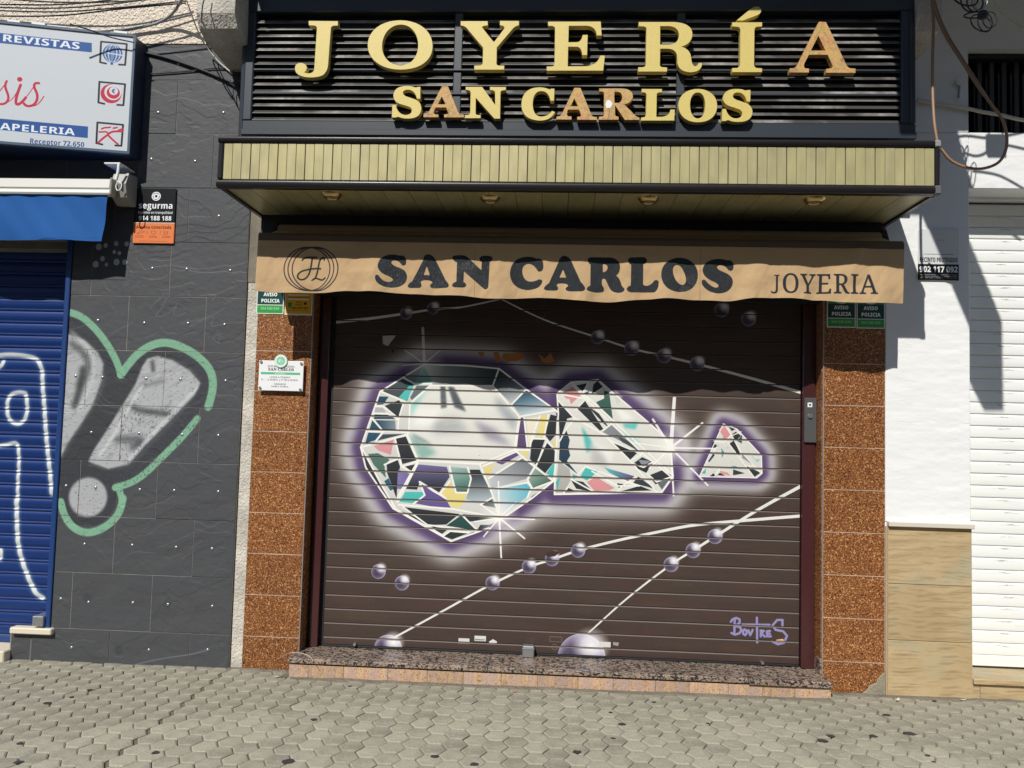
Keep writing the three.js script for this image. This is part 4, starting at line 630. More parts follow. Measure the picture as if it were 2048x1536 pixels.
  const letters = [
    ['J', A1, 0, ['M243 112 L541 115 L540 158 L500 160 Q470 165 468 190 L440 560 Q432 640 380 670 Q320 695 230 688 Q150 680 115 640 Q95 605 108 570 Q125 540 165 543 Q215 548 222 590 Q222 615 195 638 Q215 652 245 650 Q290 645 300 610 L328 185 Q325 162 300 158 L245 155 Z']],
    ['O', A1, 0, ['M1180 106 C1380 106 1510 220 1510 370 C1510 520 1380 610 1180 610 C980 610 848 500 848 360 C848 210 990 106 1180 106 Z', 'M1190 148 C1075 148 992 250 992 375 C992 490 1080 568 1185 568 C1290 568 1365 480 1365 360 C1365 240 1290 148 1190 148 Z']],
    ['Y', A2, 0, ['M8 115 L282 115 L284 157 Q220 160 225 180 L347 332 L455 190 Q465 160 410 155 L410 112 L603 113 L602 155 Q565 165 545 185 L375 385 L372 550 Q375 568 400 570 L452 570 L450 610 L148 610 L148 570 L205 568 Q232 565 234 540 L238 385 L70 185 Q50 162 8 157 Z']],
    ['E', A2, 0, ['M903 120 L1440 119 L1449 260 L1402 260 Q1395 165 1290 160 L1112 161 L1108 332 L1200 330 Q1245 325 1258 256 L1306 256 L1300 460 L1254 461 Q1248 380 1195 375 L1106 375 L1102 578 L1290 577 Q1410 565 1438 467 L1482 467 L1466 620 L890 620 L890 580 L945 578 Q968 575 970 545 L975 190 Q972 165 940 162 L903 160 Z']],
    ['R', A3, 0, ['M80 152 L390 152 Q555 160 555 260 Q550 350 450 370 Q540 390 545 480 Q550 540 580 545 Q608 540 612 517 L640 517 Q642 595 540 598 Q440 595 425 520 L420 450 Q410 390 330 388 L268 388 L265 535 Q268 553 295 555 L330 557 L328 592 L75 592 L75 556 L115 555 Q142 550 143 530 L148 210 Q145 192 120 190 L80 188 Z', 'M268 187 L350 187 Q435 195 436 270 Q432 345 350 352 L268 352 Z']],
    ['I', A3, 0, ['M912 155 L1175 155 L1175 190 L1130 193 Q1108 200 1107 225 L1104 530 Q1106 560 1135 563 L1175 565 L1175 597 L912 597 L912 563 L950 562 Q980 558 982 530 L985 225 Q983 195 955 193 L912 190 Z']],
    ['accent', A3, 0, ['M950 137 L1070 40 Q1110 5 1150 18 Q1175 35 1163 65 Q1150 85 1120 95 L1003 139 Z']],
    ['A', A3, 1, ['M1685 150 L1745 152 L1925 530 Q1940 562 1970 565 L2008 567 L2007 603 L1750 602 L1752 568 L1790 565 Q1812 560 1805 535 L1762 442 L1592 442 L1550 525 Q1545 562 1565 565 L1594 567 L1592 600 L1424 600 L1425 566 L1455 563 Q1480 558 1495 530 Z', 'M1678 272 L1742 406 L1610 406 Z']],
    ['S', B1, 0, ['M380 75 L378 200 L345 200 Q325 105 245 103 Q195 105 192 140 Q195 170 250 185 L310 205 Q390 230 390 310 Q385 415 245 415 Q190 415 150 398 Q130 395 118 403 L75 403 L80 270 L112 270 Q140 375 220 378 Q290 375 290 325 Q290 295 240 280 L170 260 Q92 235 92 165 Q98 65 240 65 Q285 65 315 78 Q335 85 350 75 Z']],
    ['A', B1, 1, ['M615 68 L678 70 L782 335 Q795 368 820 372 L850 375 L848 402 L638 402 L638 372 L665 370 Q688 365 680 345 L660 295 L545 295 L525 345 Q520 368 545 372 L575 374 L574 400 L415 400 L417 370 L440 368 Q465 362 478 335 Z', 'M612 175 L652 262 L568 262 Z']],
    ['N', B1, 0, ['M872 75 L1045 75 L1188 270 L1188 135 Q1185 110 1150 108 L1132 107 L1133 75 L1302 77 L1300 108 L1275 110 Q1245 115 1243 135 L1238 415 L1180 415 L978 190 L974 355 Q976 378 1000 378 L1030 380 L1028 410 L862 410 L863 380 L895 377 Q918 375 920 350 L925 135 Q920 110 890 106 L872 105 Z']],
    ['C', B1, 0, ['M1825 95 L1820 222 L1785 222 Q1765 118 1680 118 Q1595 125 1590 260 Q1595 390 1680 395 Q1760 395 1800 335 L1832 345 Q1785 437 1670 437 Q1475 430 1472 265 Q1478 85 1660 80 Q1720 80 1760 98 Q1780 105 1795 93 Z']],
    ['A', B2, 1, ['M100 83 L162 85 L270 350 Q285 385 305 388 L335 390 L333 418 L130 416 L130 388 L155 385 Q178 380 168 355 L148 310 L28 310 L20 350 Q15 378 40 382 L68 384 L66 415 L-90 413 L-88 385 L-65 382 Q-40 378 -28 350 Z', 'M98 192 L138 275 L58 275 Z']],
    ['R', B2, 1, ['M362 90 L600 90 Q712 95 712 175 Q705 240 620 255 L735 370 Q755 392 780 395 L780 418 L630 418 L525 262 L525 355 Q525 382 545 384 L562 386 L560 416 L358 416 L358 386 L390 384 Q412 380 412 355 L413 150 Q412 122 390 120 L362 118 Z', 'M518 125 L560 125 Q600 130 600 185 Q598 235 550 240 L518 240 Z']],
    ['L', B2, 0, ['M808 95 L1018 96 L1017 128 L985 130 Q962 135 962 160 L958 388 L1010 388 Q1100 385 1110 312 L1152 312 L1146 425 L800 425 L801 395 L830 392 Q852 388 853 360 L858 160 Q856 132 830 130 L808 128 Z']],
    ['O', B2, 0, ['M1395 95 C1520 95 1597 170 1597 270 C1597 375 1520 443 1395 443 C1270 443 1193 370 1193 265 C1193 165 1275 95 1395 95 Z', 'M1395 130 C1340 130 1312 190 1312 265 C1312 345 1345 405 1395 405 C1450 405 1475 340 1475 265 C1475 190 1450 130 1395 130 Z']],
    ['S', B2, 0, ['M1948 108 L1944 225 L1912 225 Q1890 132 1815 130 Q1765 132 1762 170 Q1765 200 1820 215 L1890 240 Q1968 265 1968 340 Q1960 440 1820 440 Q1760 440 1725 423 Q1705 418 1690 430 L1650 430 L1655 305 L1688 305 Q1715 400 1795 405 Q1862 402 1865 350 Q1862 315 1810 300 L1740 278 Q1660 250 1662 190 Q1670 95 1805 95 Q1855 95 1885 108 Q1905 115 1920 106 Z']],
  ];
  for (const [ch, [ox, oy, s], old, paths] of letters) {
    const map = (x, y) => { const p = onZ(ox + x / s, oy + y / s, ZF); return V2(p.x, p.y); };
    const sh = new THREE.Shape(); tracePath(sh, paths[0], map);
    for (const h of paths.slice(1)) { const q = new THREE.Path(); tracePath(q, h, map); sh.holes.push(q); }
    const g = new THREE.ExtrudeGeometry(sh, { depth: 0.038, bevelEnabled: true, bevelThickness: 0.0015, bevelSize: 0.0012, bevelSegments: 1, curveSegments: 10 }); g.translate(0, 0, ZF - 0.0395);
    const m = part(t, ch === 'accent' ? 'letter_accent' : 'letter', g, old ? worn : gold, ch === 'accent' ? 'gold acute accent over the letter I' : `${old ? 'worn tan' : 'polished gold'} letter ${ch}`);
    if (ch === 'R' && old) { const p = onZ(1130 + 458 / 5.251, 160 + 258 / 5.251, ZF), ring = []; for (let k = 0; k < 12; k++) { const a = k / 12 * 6.283; ring.push(V2(0.021 * Math.cos(a) * rr(0.6, 1.05), 0.026 * Math.sin(a) * rr(0.7, 1.1))); } const pg = new THREE.ExtrudeGeometry(new THREE.Shape(ring), { depth: 0.002, bevelEnabled: false }); pg.translate(p.x, p.y, ZF); part(m, 'white_patch', pg, M.whitePaint); }
  }
}

// ================================================================ canopy with gold planks
{
  const Z = CAN_Z, xl = onZ(433, 366, Z).x, xr = onZ(1881, 383, Z).x, fl = onZ(446, 320, Z).x, fr = onZ(1870.5, 330, Z).x;
  const yT = (onZ(447, 284, Z).y + onZ(1870, 296, Z).y) / 2, yB = (onZ(444, 358, Z).y + onZ(1871, 372, Z).y) / 2, y0 = (onZ(480, 373, Z).y + onZ(1750, 387.6, Z).y) / 2 - 0.002, y1 = yT + 0.036;
  const t = thing('canopy', 'black-edged canopy faced with pale gold planks, over the brown awning', 'canopy', [0, y0, 0]);
  const round = (za, zb, ya, yb, r) => { const o = []; for (const [cz, cy, a0] of [[zb - r, yb - r, 0], [za + r, yb - r, 90], [za + r, ya + r, 180], [zb - r, ya + r, 270]]) for (let k = 0; k <= 4; k++) { const a = (a0 + k * 22.5) * Math.PI / 180; o.push([cz + r * Math.cos(a), cy + r * Math.sin(a)]); } return o; };
  part(t, 'lower_trim', sweepX(round(Z - 0.05, Z + 0.006, y0, yB - 0.001, 0.012), xl, xr, 0.9), M.blackGloss);
  part(t, 'upper_trim', sweepX(round(Z - 0.05, Z + 0.006, yT + 0.001, y1, 0.008), xl, xr, 0.9), M.blackGloss);
  part(t, 'end_trim', block(xl, fl - 0.001, yB + 0.001, yT - 0.001, Z - 0.05, Z + 0.004, 0.006), M.blackGloss); part(t, 'end_trim', block(fr + 0.001, xr, yB + 0.001, yT - 0.001, Z - 0.05, Z + 0.004, 0.006), M.blackGloss);
  part(t, 'corner_cap', block(xr - 0.030, xr + 0.003, y0 - 0.002, yB + 0.002, Z - 0.04, Z + 0.009, 0.006), std({ color: lin(0.11, 0.11, 0.115), roughness: 0.6 })); part(t, 'corner_cap', block(xr - 0.030, xr + 0.003, yT, y1 + 0.002, Z - 0.04, Z + 0.009, 0.006), std({ color: lin(0.26, 0.26, 0.25), roughness: 0.6 }));
  part(t, 'side_panel', block(xl + 0.002, xl + 0.016, y0 + 0.004, y1 - 0.004, 0.0, Z - 0.051, 0), M.blackGloss); part(t, 'side_panel', block(xr - 0.016, xr - 0.002, y0 + 0.004, y1 - 0.004, 0.0, Z - 0.051, 0), M.blackGloss);
  part(t, 'top_sheet', block(xl + 0.017, xr - 0.017, y1 - 0.016, y1 - 0.004, 0.0, Z - 0.051, 0), M.black);
  part(t, 'backing', block(fl, fr, yB, yT, Z - 0.03, Z - 0.019, 0), M.black);
  const streak = texture(512, 512, 0.5, (u, v) => { const a = fbm(u * 40, v * 5, 4, 5), b = fbm(u * 4, v * 4, 4, 4); const s = 0.84 + 0.18 * (a - 0.5) + 0.25 * (b - 0.5); return [s, s, s * 0.98]; });
  const plankMats = []; for (let k = 0; k < 9; k++) { const q = rr(0.95, 1.04), w = rr(0.95, 1.05); plankMats.push(std({ map: streak, color: lin(0.56 * q, 0.50 * q, 0.265 * q * w), metalness: 0.22, roughness: 0.36 })); }
  const n = 75, w = (fr - fl) / n;
  for (let k = 0; k < n; k++) { const wide = k % 3 === 2 ? 0.0022 : 0.0009, first = k % 3 === 0 ? 0.0022 : 0.0009; part(t, 'fascia_plank', block(fl + k * w + first, fl + (k + 1) * w - wide, yB + 0.0015, yT - 0.0015, Z - 0.017, Z - 0.004 + (k % 3 === 1 ? 0.0006 : 0), 0.0016, rr(0, 3), rr(0, 3)), plankMats[Math.floor(rnd() * 9)]); }
  
  const sl = xl + 0.018, sr = xr - 0.018, m = 26, sw = (sr - sl) / m;
  for (let k = 0; k < m; k++) part(t, 'soffit_panel', block(sl + k * sw + 0.0012, sl + (k + 1) * sw - 0.0012, y0 + 0.012, y0 + 0.022, 0.001, Z - 0.052, 0.0012, rr(0, 3), rr(0, 3)), plankMats[k % 9]);
  part(t, 'soffit_edge', block(xl + 0.002, xl + 0.03, y0, y0 + 0.0115, 0.0, Z - 0.051, 0.004), M.blackGloss); part(t, 'soffit_edge', block(xr - 0.03, xr - 0.002, y0, y0 + 0.0115, 0.0, Z - 0.051, 0.004), M.blackGloss);
  for (const [px, py] of [[663, 397], [980, 404], [1297, 406], [1629, 407]]) {
    const p = onY(px, py, y0 - 0.012), lamp = thing('recessed_downlight', 'small round brass downlight in the canopy soffit', 'lamp', [p.x, y0 - 0.012, p.z], 'downlights in the canopy soffit');
    const ring = new THREE.LatheGeometry([[0.030, 0.024], [0.030, 0.008], [0.036, 0.0], [0.045, 0.004], [0.055, 0.018], [0.056, 0.024]].map(([x, y]) => V2(x, y)), 28); mesh('ring', ring, M.brass, lamp);
    const lens = new THREE.SphereGeometry(0.032, 20, 8, 0, 6.2832, Math.PI / 2, Math.PI / 2).scale(1, 0.35, 1).translate(0, 0.013, 0); mesh('lens', lens, std({ color: lin(0.30, 0.26, 0.18), roughness: 0.25 }), lamp);
  }
}

// ================================================================ brown awning
{
  const Z = AWN_Z, xl = onZ(513.5, 545, Z).x, xr = onZ(1808, 560, Z).x, barT = (onZ(560, 466, Z).y + onZ(1700, 478, Z).y) / 2, barB = barT - 0.062;
  const t = thing('awning', 'tan fabric awning with black SAN CARLOS lettering under the canopy', 'awning', [0, barB, 0.1]);
  const brown = std({ color: lin(0.105, 0.07, 0.045), roughness: 0.5 });
  const tan = std({ color: lin(0.42, 0.30, 0.19), roughness: 0.95, bumpMap: T.cloth, bumpScale: 0.0006 });
  part(t, 'front_bar', sweepX([[Z - 0.055, barB], [Z - 0.006, barB], [Z + 0.002, barB + 0.008], [Z + 0.004, barT - 0.02], [Z - 0.008, barT - 0.002], [Z - 0.055, barT]], xl, xr, 0.5), brown);
  const cyl = new THREE.CylinderGeometry(0.05, 0.05, xr - xl - 0.06, 20).rotateZ(Math.PI / 2).translate((xl + xr) / 2, barT + 0.06, 0.075); part(t, 'fabric_roll', cyl, tan);
  { // sloping fabric from the roll to the front bar
    const g = new THREE.PlaneGeometry(1, 1, 60, 6), p = g.attributes.position;
    for (let i = 0; i < p.count; i++) { const u = p.getX(i) + 0.5, v = p.getY(i) + 0.5; p.setXYZ(i, xl + 0.035 + (xr - xl - 0.07) * u, barT - 0.004 + v * 0.105 - 0.006 * Math.sin(Math.PI * v) * (1 + 0.5 * Math.sin(u * 30)), Z - 0.03 - v * 0.25); }
    g.computeVertexNormals(); part(t, 'fabric_top', metreUV(g), tan);
  }
  part(t, 'dark_gap_cover', block(xl - 0.1, xr + 0.006, barT - 0.02, onZ(1100, 441, 0.03).y + 0.06, 0.004, 0.05, 0.002), M.black);  // black sheet added over the tiles so the gap under the canopy reads dark
  for (const [a, b] of [[xl - 0.002, xl + 0.026], [xr - 0.026, xr + 0.002]]) part(t, 'end_bracket', sweepX([[0.0, barT + 0.11], [0.0, barT - 0.03], [0.10, barT - 0.02], [0.14, barT + 0.05], [0.10, barT + 0.12]], a, b, 0.5), M.black);
  for (const s of [-1, 1]) { const x = s < 0 ? xl + 0.3 : xr - 0.3; part(t, 'folding_arm', block(s < 0 ? x : x - 1.2, s < 0 ? x + 1.2 : x, barB + 0.012, barB + 0.05, 0.16, 0.2, 0.006), brown); }
  // valance cloth: hanging folds, uneven hem, printed lettering
  const hemPx = [[512, 583], [570, 586], [640, 585], [700, 582], [745, 583], [830, 588], [875, 590], [920, 592], [980, 597], [1060, 596], [1110, 597], [1170, 602], [1220, 604], [1290, 599], [1340, 597], [1400, 600], [1450, 602], [1520, 596], [1580, 596], [1640, 600], [1690, 605], [1750, 606], [1809, 606]].map(([x, y]) => onZ(x, y, Z));
  const hem = (x) => { let i = 0; while (i + 2 < hemPx.length && hemPx[i + 1].x < x) i++; const a = hemPx[i], b = hemPx[i + 1], k = Math.min(1, Math.max(0, (x - a.x) / (b.x - a.x))), s = k * k * (3 - 2 * k); return a.y + (b.y - a.y) * s; };
  const S = 560, top = barB + 0.012, low = onZ(1000, 612, Z).y, W = Math.min(2048, Math.round((xr - xl) * S)), sc = W / (xr - xl), H = Math.round((top - low) * sc), [c, g] = canvasOf(W, H);
  g.fillStyle = '#c1a27a'; g.fillRect(0, 0, W, H);
  for (let i = 0; i < 5000; i++) { g.fillStyle = `rgba(${rr(150, 215)},${rr(125, 180)},${rr(85, 140)},0.10)`; rnd() < 0.5 ? g.fillRect(rnd() * W, rnd() * H, rr(6, 60), 1) : g.fillRect(rnd() * W, rnd() * H, 1, rr(4, 30)); }
  for (let i = 0; i < 40; i++) { g.fillStyle = `rgba(110,85,55,0.05)`; g.beginPath(); g.ellipse(rnd() * W, rnd() * H, rr(20, 90), rr(4, 18), 0, 0, 7); g.fill(); }
  const to = (px, py) => { const p = onZ(px, py, Z); return { x: (p.x - xl) * sc, y: (top - p.y) * sc }; }, C1 = (x, y) => to(740 + x / 5.389, 500 + y / 5.389), C2 = (x, y) => to(1100 + x / 5.389, 500 + y / 5.389);
  const [ic, i2] = canvasOf(W, H); i2.fillStyle = '#25282c';
  for (const [m, ...ps] of [
    [C1, 'M385 90 Q395 120 388 150 Q375 178 345 165 Q310 110 260 112 Q230 118 230 140 Q240 165 300 185 Q400 215 398 295 Q385 400 235 405 Q120 405 75 345 Q50 300 68 275 Q88 262 105 290 Q140 345 205 345 Q245 335 245 315 Q230 290 180 275 Q85 240 88 165 Q105 60 230 50 Q290 48 320 62 Q370 52 385 90 Z'],
    [C1, 'M575 110 Q580 48 625 48 Q675 50 700 95 L820 335 Q850 365 853 385 Q850 412 820 412 L690 412 Q645 412 645 385 Q650 360 670 355 Q668 325 610 325 Q550 325 545 350 Q555 375 555 385 Q550 410 525 410 L440 410 Q405 408 405 385 Q410 360 455 335 Z', 'M606 190 Q612 172 618 190 L642 262 Q640 272 630 270 L588 270 Q578 270 582 260 Z'],
    [C1, 'M895 70 Q930 55 1000 60 Q1050 65 1080 105 L1200 218 L1205 130 Q1180 115 1180 90 Q1190 62 1250 62 Q1320 62 1322 95 Q1320 125 1290 130 L1275 400 Q1265 430 1235 425 L1015 235 L1010 350 Q1040 365 1040 385 Q1030 410 1000 410 L915 410 Q888 405 888 385 Q895 360 935 348 L940 140 Q900 120 890 95 Z'],
    [C1, 'M1865 135 Q1875 190 1860 220 Q1840 245 1810 232 Q1770 155 1710 150 Q1640 155 1640 230 Q1650 340 1740 342 Q1785 340 1815 322 Q1855 315 1858 345 Q1850 380 1810 410 Q1760 432 1700 432 Q1510 410 1508 245 Q1525 85 1680 75 Q1750 72 1790 95 Q1850 85 1865 135 Z'],
    [C2, 'M92 130 Q110 65 155 65 Q205 70 230 125 L330 350 Q378 395 378 420 Q370 450 330 450 L215 450 Q170 445 168 420 Q175 400 195 395 Q195 365 130 362 Q75 362 72 380 Q75 395 90 410 Q88 438 60 440 L-30 440 Q-65 438 -65 415 Q-60 395 -10 360 Z', 'M134 225 Q140 212 147 225 L172 292 Q170 300 160 299 L112 299 Q102 298 105 290 Z'],
    [C2, 'M405 110 Q410 80 450 80 L640 80 Q755 90 755 190 Q750 255 712 275 Q750 300 765 360 Q770 395 800 415 Q808 460 745 462 Q680 462 650 420 L610 340 Q600 305 575 308 Q558 315 560 340 Q555 380 575 395 Q590 420 578 445 Q560 458 500 458 Q395 450 395 425 Q405 395 435 385 L437 160 Q405 140 405 110 Z', 'M570 150 Q620 150 622 190 Q615 235 570 238 Z'],
    [C2, 'M840 120 Q840 80 890 80 L1000 78 Q1045 85 1043 120 Q1040 145 1005 155 L1003 370 Q1020 395 1060 385 Q1100 370 1120 335 Q1150 315 1170 345 Q1168 440 1120 460 L870 458 Q828 450 826 420 Q835 395 870 385 L875 160 Q845 150 840 120 Z'],
    [C2, 'M1400 85 C1520 85 1595 170 1595 270 C1595 385 1510 455 1395 455 C1275 455 1197 380 1197 265 C1197 165 1280 85 1400 85 Z', 'M1365 165 C1320 170 1310 230 1335 290 C1355 345 1390 380 1430 378 C1475 370 1475 310 1450 250 C1430 195 1400 162 1365 165 Z'],
    [C2, 'M1975 150 Q1985 195 1965 220 Q1940 232 1915 205 Q1890 165 1840 163 Q1800 168 1800 190 Q1810 215 1870 235 Q1975 270 1973 350 Q1960 460 1820 468 Q1690 460 1640 370 Q1628 330 1650 318 Q1675 318 1690 345 Q1740 400 1795 405 Q1820 400 1820 380 Q1800 350 1750 335 Q1648 295 1645 210 Q1660 110 1800 97 Q1870 95 1900 110 Q1960 100 1975 150 Z'],
  ]) { i2.beginPath(); for (const p of ps) tracePath(i2, p, m); i2.fill('evenodd'); }
  { // JOYERIA in upright roman capitals
    const a = to(1563, 588), b = to(1755, 588), hgt = to(1541, 588).y - to(1541, 550).y; i2.save(); i2.font = `${hgt / 0.714}px serif`; const word = 'OYERIA', gap = hgt * 0.04; let tw = 0; for (const ch of word) tw += i2.measureText(ch).width + gap;
    i2.translate(a.x, (a.y + b.y) / 2 - 1); i2.scale((b.x - a.x) / tw, 1); let x = 0; i2.lineWidth = 1.5; i2.strokeStyle = '#25282c'; for (const ch of word) { i2.fillText(ch, x, 0); i2.strokeText(ch, x, 0); x += i2.measureText(ch).width + gap; } i2.restore();
    i2.beginPath(); tracePath(i2, 'M308 192 L378 192 L378 203 L360 206 L357 390 Q352 432 305 432 Q275 430 262 405 L266 396 Q290 412 312 408 Q330 400 331 370 L334 206 L308 203 Z', (x, y) => to(1500 + x / 6.4, 520 + y / 6.4)); i2.fill();
  }
  { // emblem: three crossing rings round a script JL
    i2.strokeStyle = '#2a2a2c'; i2.lineWidth = 3.4; const R6 = (x, y) => to(420 + x / 2.768, 260 + y / 2.768);
    for (const cx of [538, 560, 583]) { const p = R6(cx, 769), q = R6(cx + 126, 769), r = R6(cx, 769 - 119); i2.beginPath(); i2.ellipse(p.x, p.y, q.x - p.x, p.y - r.y, 0, 0, 7); i2.stroke(); }
    i2.lineWidth = 5; i2.lineCap = 'round';
    for (const s of ['M512 722 C520 700 560 705 590 705', 'M566 706 C560 760 545 830 505 830 C475 825 485 790 520 778 C560 765 600 765 610 768', 'M632 720 C640 700 610 700 602 740 C590 800 580 825 565 828 C590 800 610 850 635 818']) { i2.beginPath(); tracePath(i2, s, R6); i2.stroke(); }
  }
  // the print is cracked and rubbed along the weave
  i2.globalCompositeOperation = 'source-atop'; const q6 = (x, y) => to(x, y);
  for (let i = 0; i < 5200; i++) { const px = rr(745, 1480), p = q6(px, rr(505, 590)), wear = px < 980 ? 0.30 : 0.12; i2.fillStyle = `rgba(${rr(110, 175)},${rr(115, 175)},${rr(120, 175)},${rr(0.02, wear)})`; rnd() < 0.6 ? i2.fillRect(p.x, p.y, 1, rr(2, 16)) : i2.fillRect(p.x, p.y, rr(2, 14), 1); }
  for (const [x, y, r] of [[770, 575, 26], [785, 565, 18], [870, 570, 14], [930, 540, 16], [938, 530, 12], [1390, 560, 14], [1370, 580, 10], [840, 545, 18]]) { const p = q6(x, y); for (let i = 0; i < 160; i++) { i2.fillStyle = `rgba(165,165,165,${rr(0.05, 0.3)})`; const a = rnd() * 6.28, d = r * Math.sqrt(rnd()) * 1.4; i2.fillRect(p.x + d * Math.cos(a) * 1.4, p.y + d * Math.sin(a), rr(1, 6), 1); } }
  g.drawImage(ic, 0, 0);
  for (const px of [950, 1401]) { const a = q6(px, 500), b = q6(px - 1, 610); g.strokeStyle = 'rgba(90,70,48,0.55)'; g.lineWidth = 1.2; g.beginPath(); g.moveTo(a.x, a.y); g.lineTo(b.x, b.y); g.stroke(); }
  const NX = 420, NY = 24, geo = new THREE.PlaneGeometry(1, 1, NX, NY), p = geo.attributes.position, uv = geo.attributes.uv;
  for (let i = 0; i < p.count; i++) {
    const u = p.getX(i) + 0.5, v = 0.5 - p.getY(i), x = xl + (xr - xl) * u, bot = hem(x), y = top + (bot - top) * v;
    const fold = v * (0.011 * Math.sin(u * 41 + 0.7) + 0.008 * Math.sin(u * 97 + 2) + 0.014 * (fbm(u * 60, v * 3 + 9, 3) - 0.5)) + 0.005 * (fbm(u * 110 + 3 + v * 2, v * 6, 3) - 0.5) + 0.02 * Math.max(0, 1 - Math.abs((u - 0.925) * 46 + (v - 0.4) * 1.2)) * (1 - v) * 0.8;
    p.setXYZ(i, x, y, Z + 0.0045 + fold - 0.004 * v); uv.setXY(i, (x - xl) / (xr - xl), 1 - (top - y) / (top - low));
  }
  geo.computeVertexNormals();
  const clothMat = new THREE.MeshPhysicalMaterial({ map: canvasTexture(c), roughness: 0.95, side: THREE.DoubleSide, bumpMap: T.cloth, bumpScale: 0.0004 });
  part(t, 'valance', geo, clothMat, 'tan valance printed with an emblem, SAN CARLOS and JOYERIA');
}

// ================================================================ notices and plaques
function plate(name, label, category, corners, z, thick, w, h, draw, group, rough = 0.35, radius = 0.004) {
  // corners: photo pixels of left, top, right, bottom edges on the wall plane
  const a = onZ(corners[0], (corners[1] + corners[3]) / 2, z), b = onZ(corners[2], (corners[1] + corners[3]) / 2, z), y1 = onZ((corners[0] + corners[2]) / 2, corners[1], z).y, y0 = onZ((corners[0] + corners[2]) / 2, corners[3], z).y;
  const [c, g] = canvasOf(w, h); draw(g, w, h);
  const t = thing(name, label, category, [(a.x + b.x) / 2, y0, z - thick], group);
  const geo = block(a.x, b.x, y0, y1, z - thick, z, Math.min(radius, thick * 0.4)), p = geo.attributes.position, uv = geo.attributes.uv;
  for (let i = 0; i < p.count; i++) uv.setXY(i, (p.getX(i) - a.x) / (b.x - a.x), (p.getY(i) - y0) / (y1 - y0));
  part(t, 'printed_plate', geo, std({ map: canvasTexture(c), roughness: rough }));
  return [t, a.x, b.x, y0, y1];
}
const txt = (g, s, x, y, size, col, font = 'bold', fam = 'sans-serif', maxw) => { g.fillStyle = col; g.font = `${font} ${size}px ${fam}`; g.textAlign = 'center'; g.textBaseline = 'middle'; g.fillText(s, x, y, maxw); };
const police = (g, w, h) => {
  g.fillStyle = '#e6ebe4'; g.fillRect(0, 0, w, h); g.fillStyle = '#4d9a63'; g.fillRect(8, 8, w - 16, h * 0.42);
  g.fillStyle = '#e9ece6'; g.beginPath(); g.arc(w / 2, h * 0.2, h * 0.24, 0, 7); g.fill(); g.fillStyle = '#1e5f46'; g.beginPath(); g.moveTo(w / 2 - 34, h * 0.1); g.lineTo(w / 2 + 34, h * 0.1); g.lineTo(w / 2 + 30, h * 0.24); g.lineTo(w / 2, h * 0.32); g.lineTo(w / 2 - 30, h * 0.24); g.fill(); txt(g, 'SEGURIDAD', w / 2, h * 0.385, 13, '#2c5a48');
  g.fillStyle = '#17433f'; g.fillRect(8, h * 0.44, w - 16, h * 0.335); txt(g, 'AVISO', w / 2, h * 0.53, 44, '#f0f2ee', '900', 'sans-serif', w * 0.72); txt(g, 'POLICIA', w / 2, h * 0.68, 44, '#f0f2ee', '900', 'sans-serif', w * 0.86);
  g.fillStyle = '#eef0ea'; g.fillRect(8, h * 0.775, w - 16, 4); g.fillStyle = '#3f9a50'; g.fillRect(8, h * 0.79, w - 16, h * 0.19); txt(g, '954 580 949', w / 2, h * 0.865, 32, '#8fd090', 'bold', 'sans-serif', w * 0.88); g.fillStyle = '#1f6a34'; g.fillRect(14, h * 0.925, w - 28, 3);
};
plate('police_notice', 'green AVISO POLICIA sticker above the opening-hours plaque', 'sticker', [514, 545, 568.5, 628], 0.0042, 0.003, 256, 384, police);
plate('yellow_notice', 'yellow security sticker on the brown pilaster, beside a green one', 'sticker', [570.5, 552, 625.5, 630.5], 0.0042, 0.003, 256, 368, (g, w, h) => { g.fillStyle = '#e8e4d8'; g.fillRect(0, 0, w, h); g.fillStyle = '#e5a80f'; g.fillRect(8, 8, w - 18, h - 22); g.fillStyle = '#efe9d6'; g.fillRect(26, h * 0.47, w - 60, 12); g.fillRect(26, h * 0.58, w - 60, 12); g.fillStyle = '#5b4a18'; g.fillRect(26, h * 0.535, w - 60, 5); g.fillStyle = '#2c8a2c'; g.beginPath(); g.moveTo(26, h * 0.68); g.lineTo(66, h * 0.68); g.lineTo(62, h * 0.78); g.lineTo(46, h * 0.83); g.lineTo(30, h * 0.78); g.fill(); g.fillStyle = '#20201c'; g.beginPath(); g.arc(w - 66, h * 0.7, 13, 0, 7); g.fill(); txt(g, 'AVISO', w / 2, h * 0.675, 17, '#3a3010'); txt(g, 'POLICIA', w / 2, h * 0.73, 17, '#3a3010'); txt(g, '954 580 949', w / 2 + 14, h * 0.82, 28, '#33290c', 'bold', 'sans-serif', w * 0.66); g.fillStyle = '#6b5212'; g.fillRect(30, h * 0.88, w - 70, 3); });
plate('police_notice', 'green AVISO POLICIA sticker on the pilaster beside the white wall, next to its twin', 'sticker', [1654, 570, 1711.5, 655], 0.0042, 0.003, 256, 384, police, 'police stickers on the pilaster beside the white wall');
plate('police_notice', 'green AVISO POLICIA sticker on the pilaster beside the white wall, next to its twin', 'sticker', [1713.5, 571, 1770, 657], 0.0042, 0.003, 256, 384, police, 'police stickers on the pilaster beside the white wall');
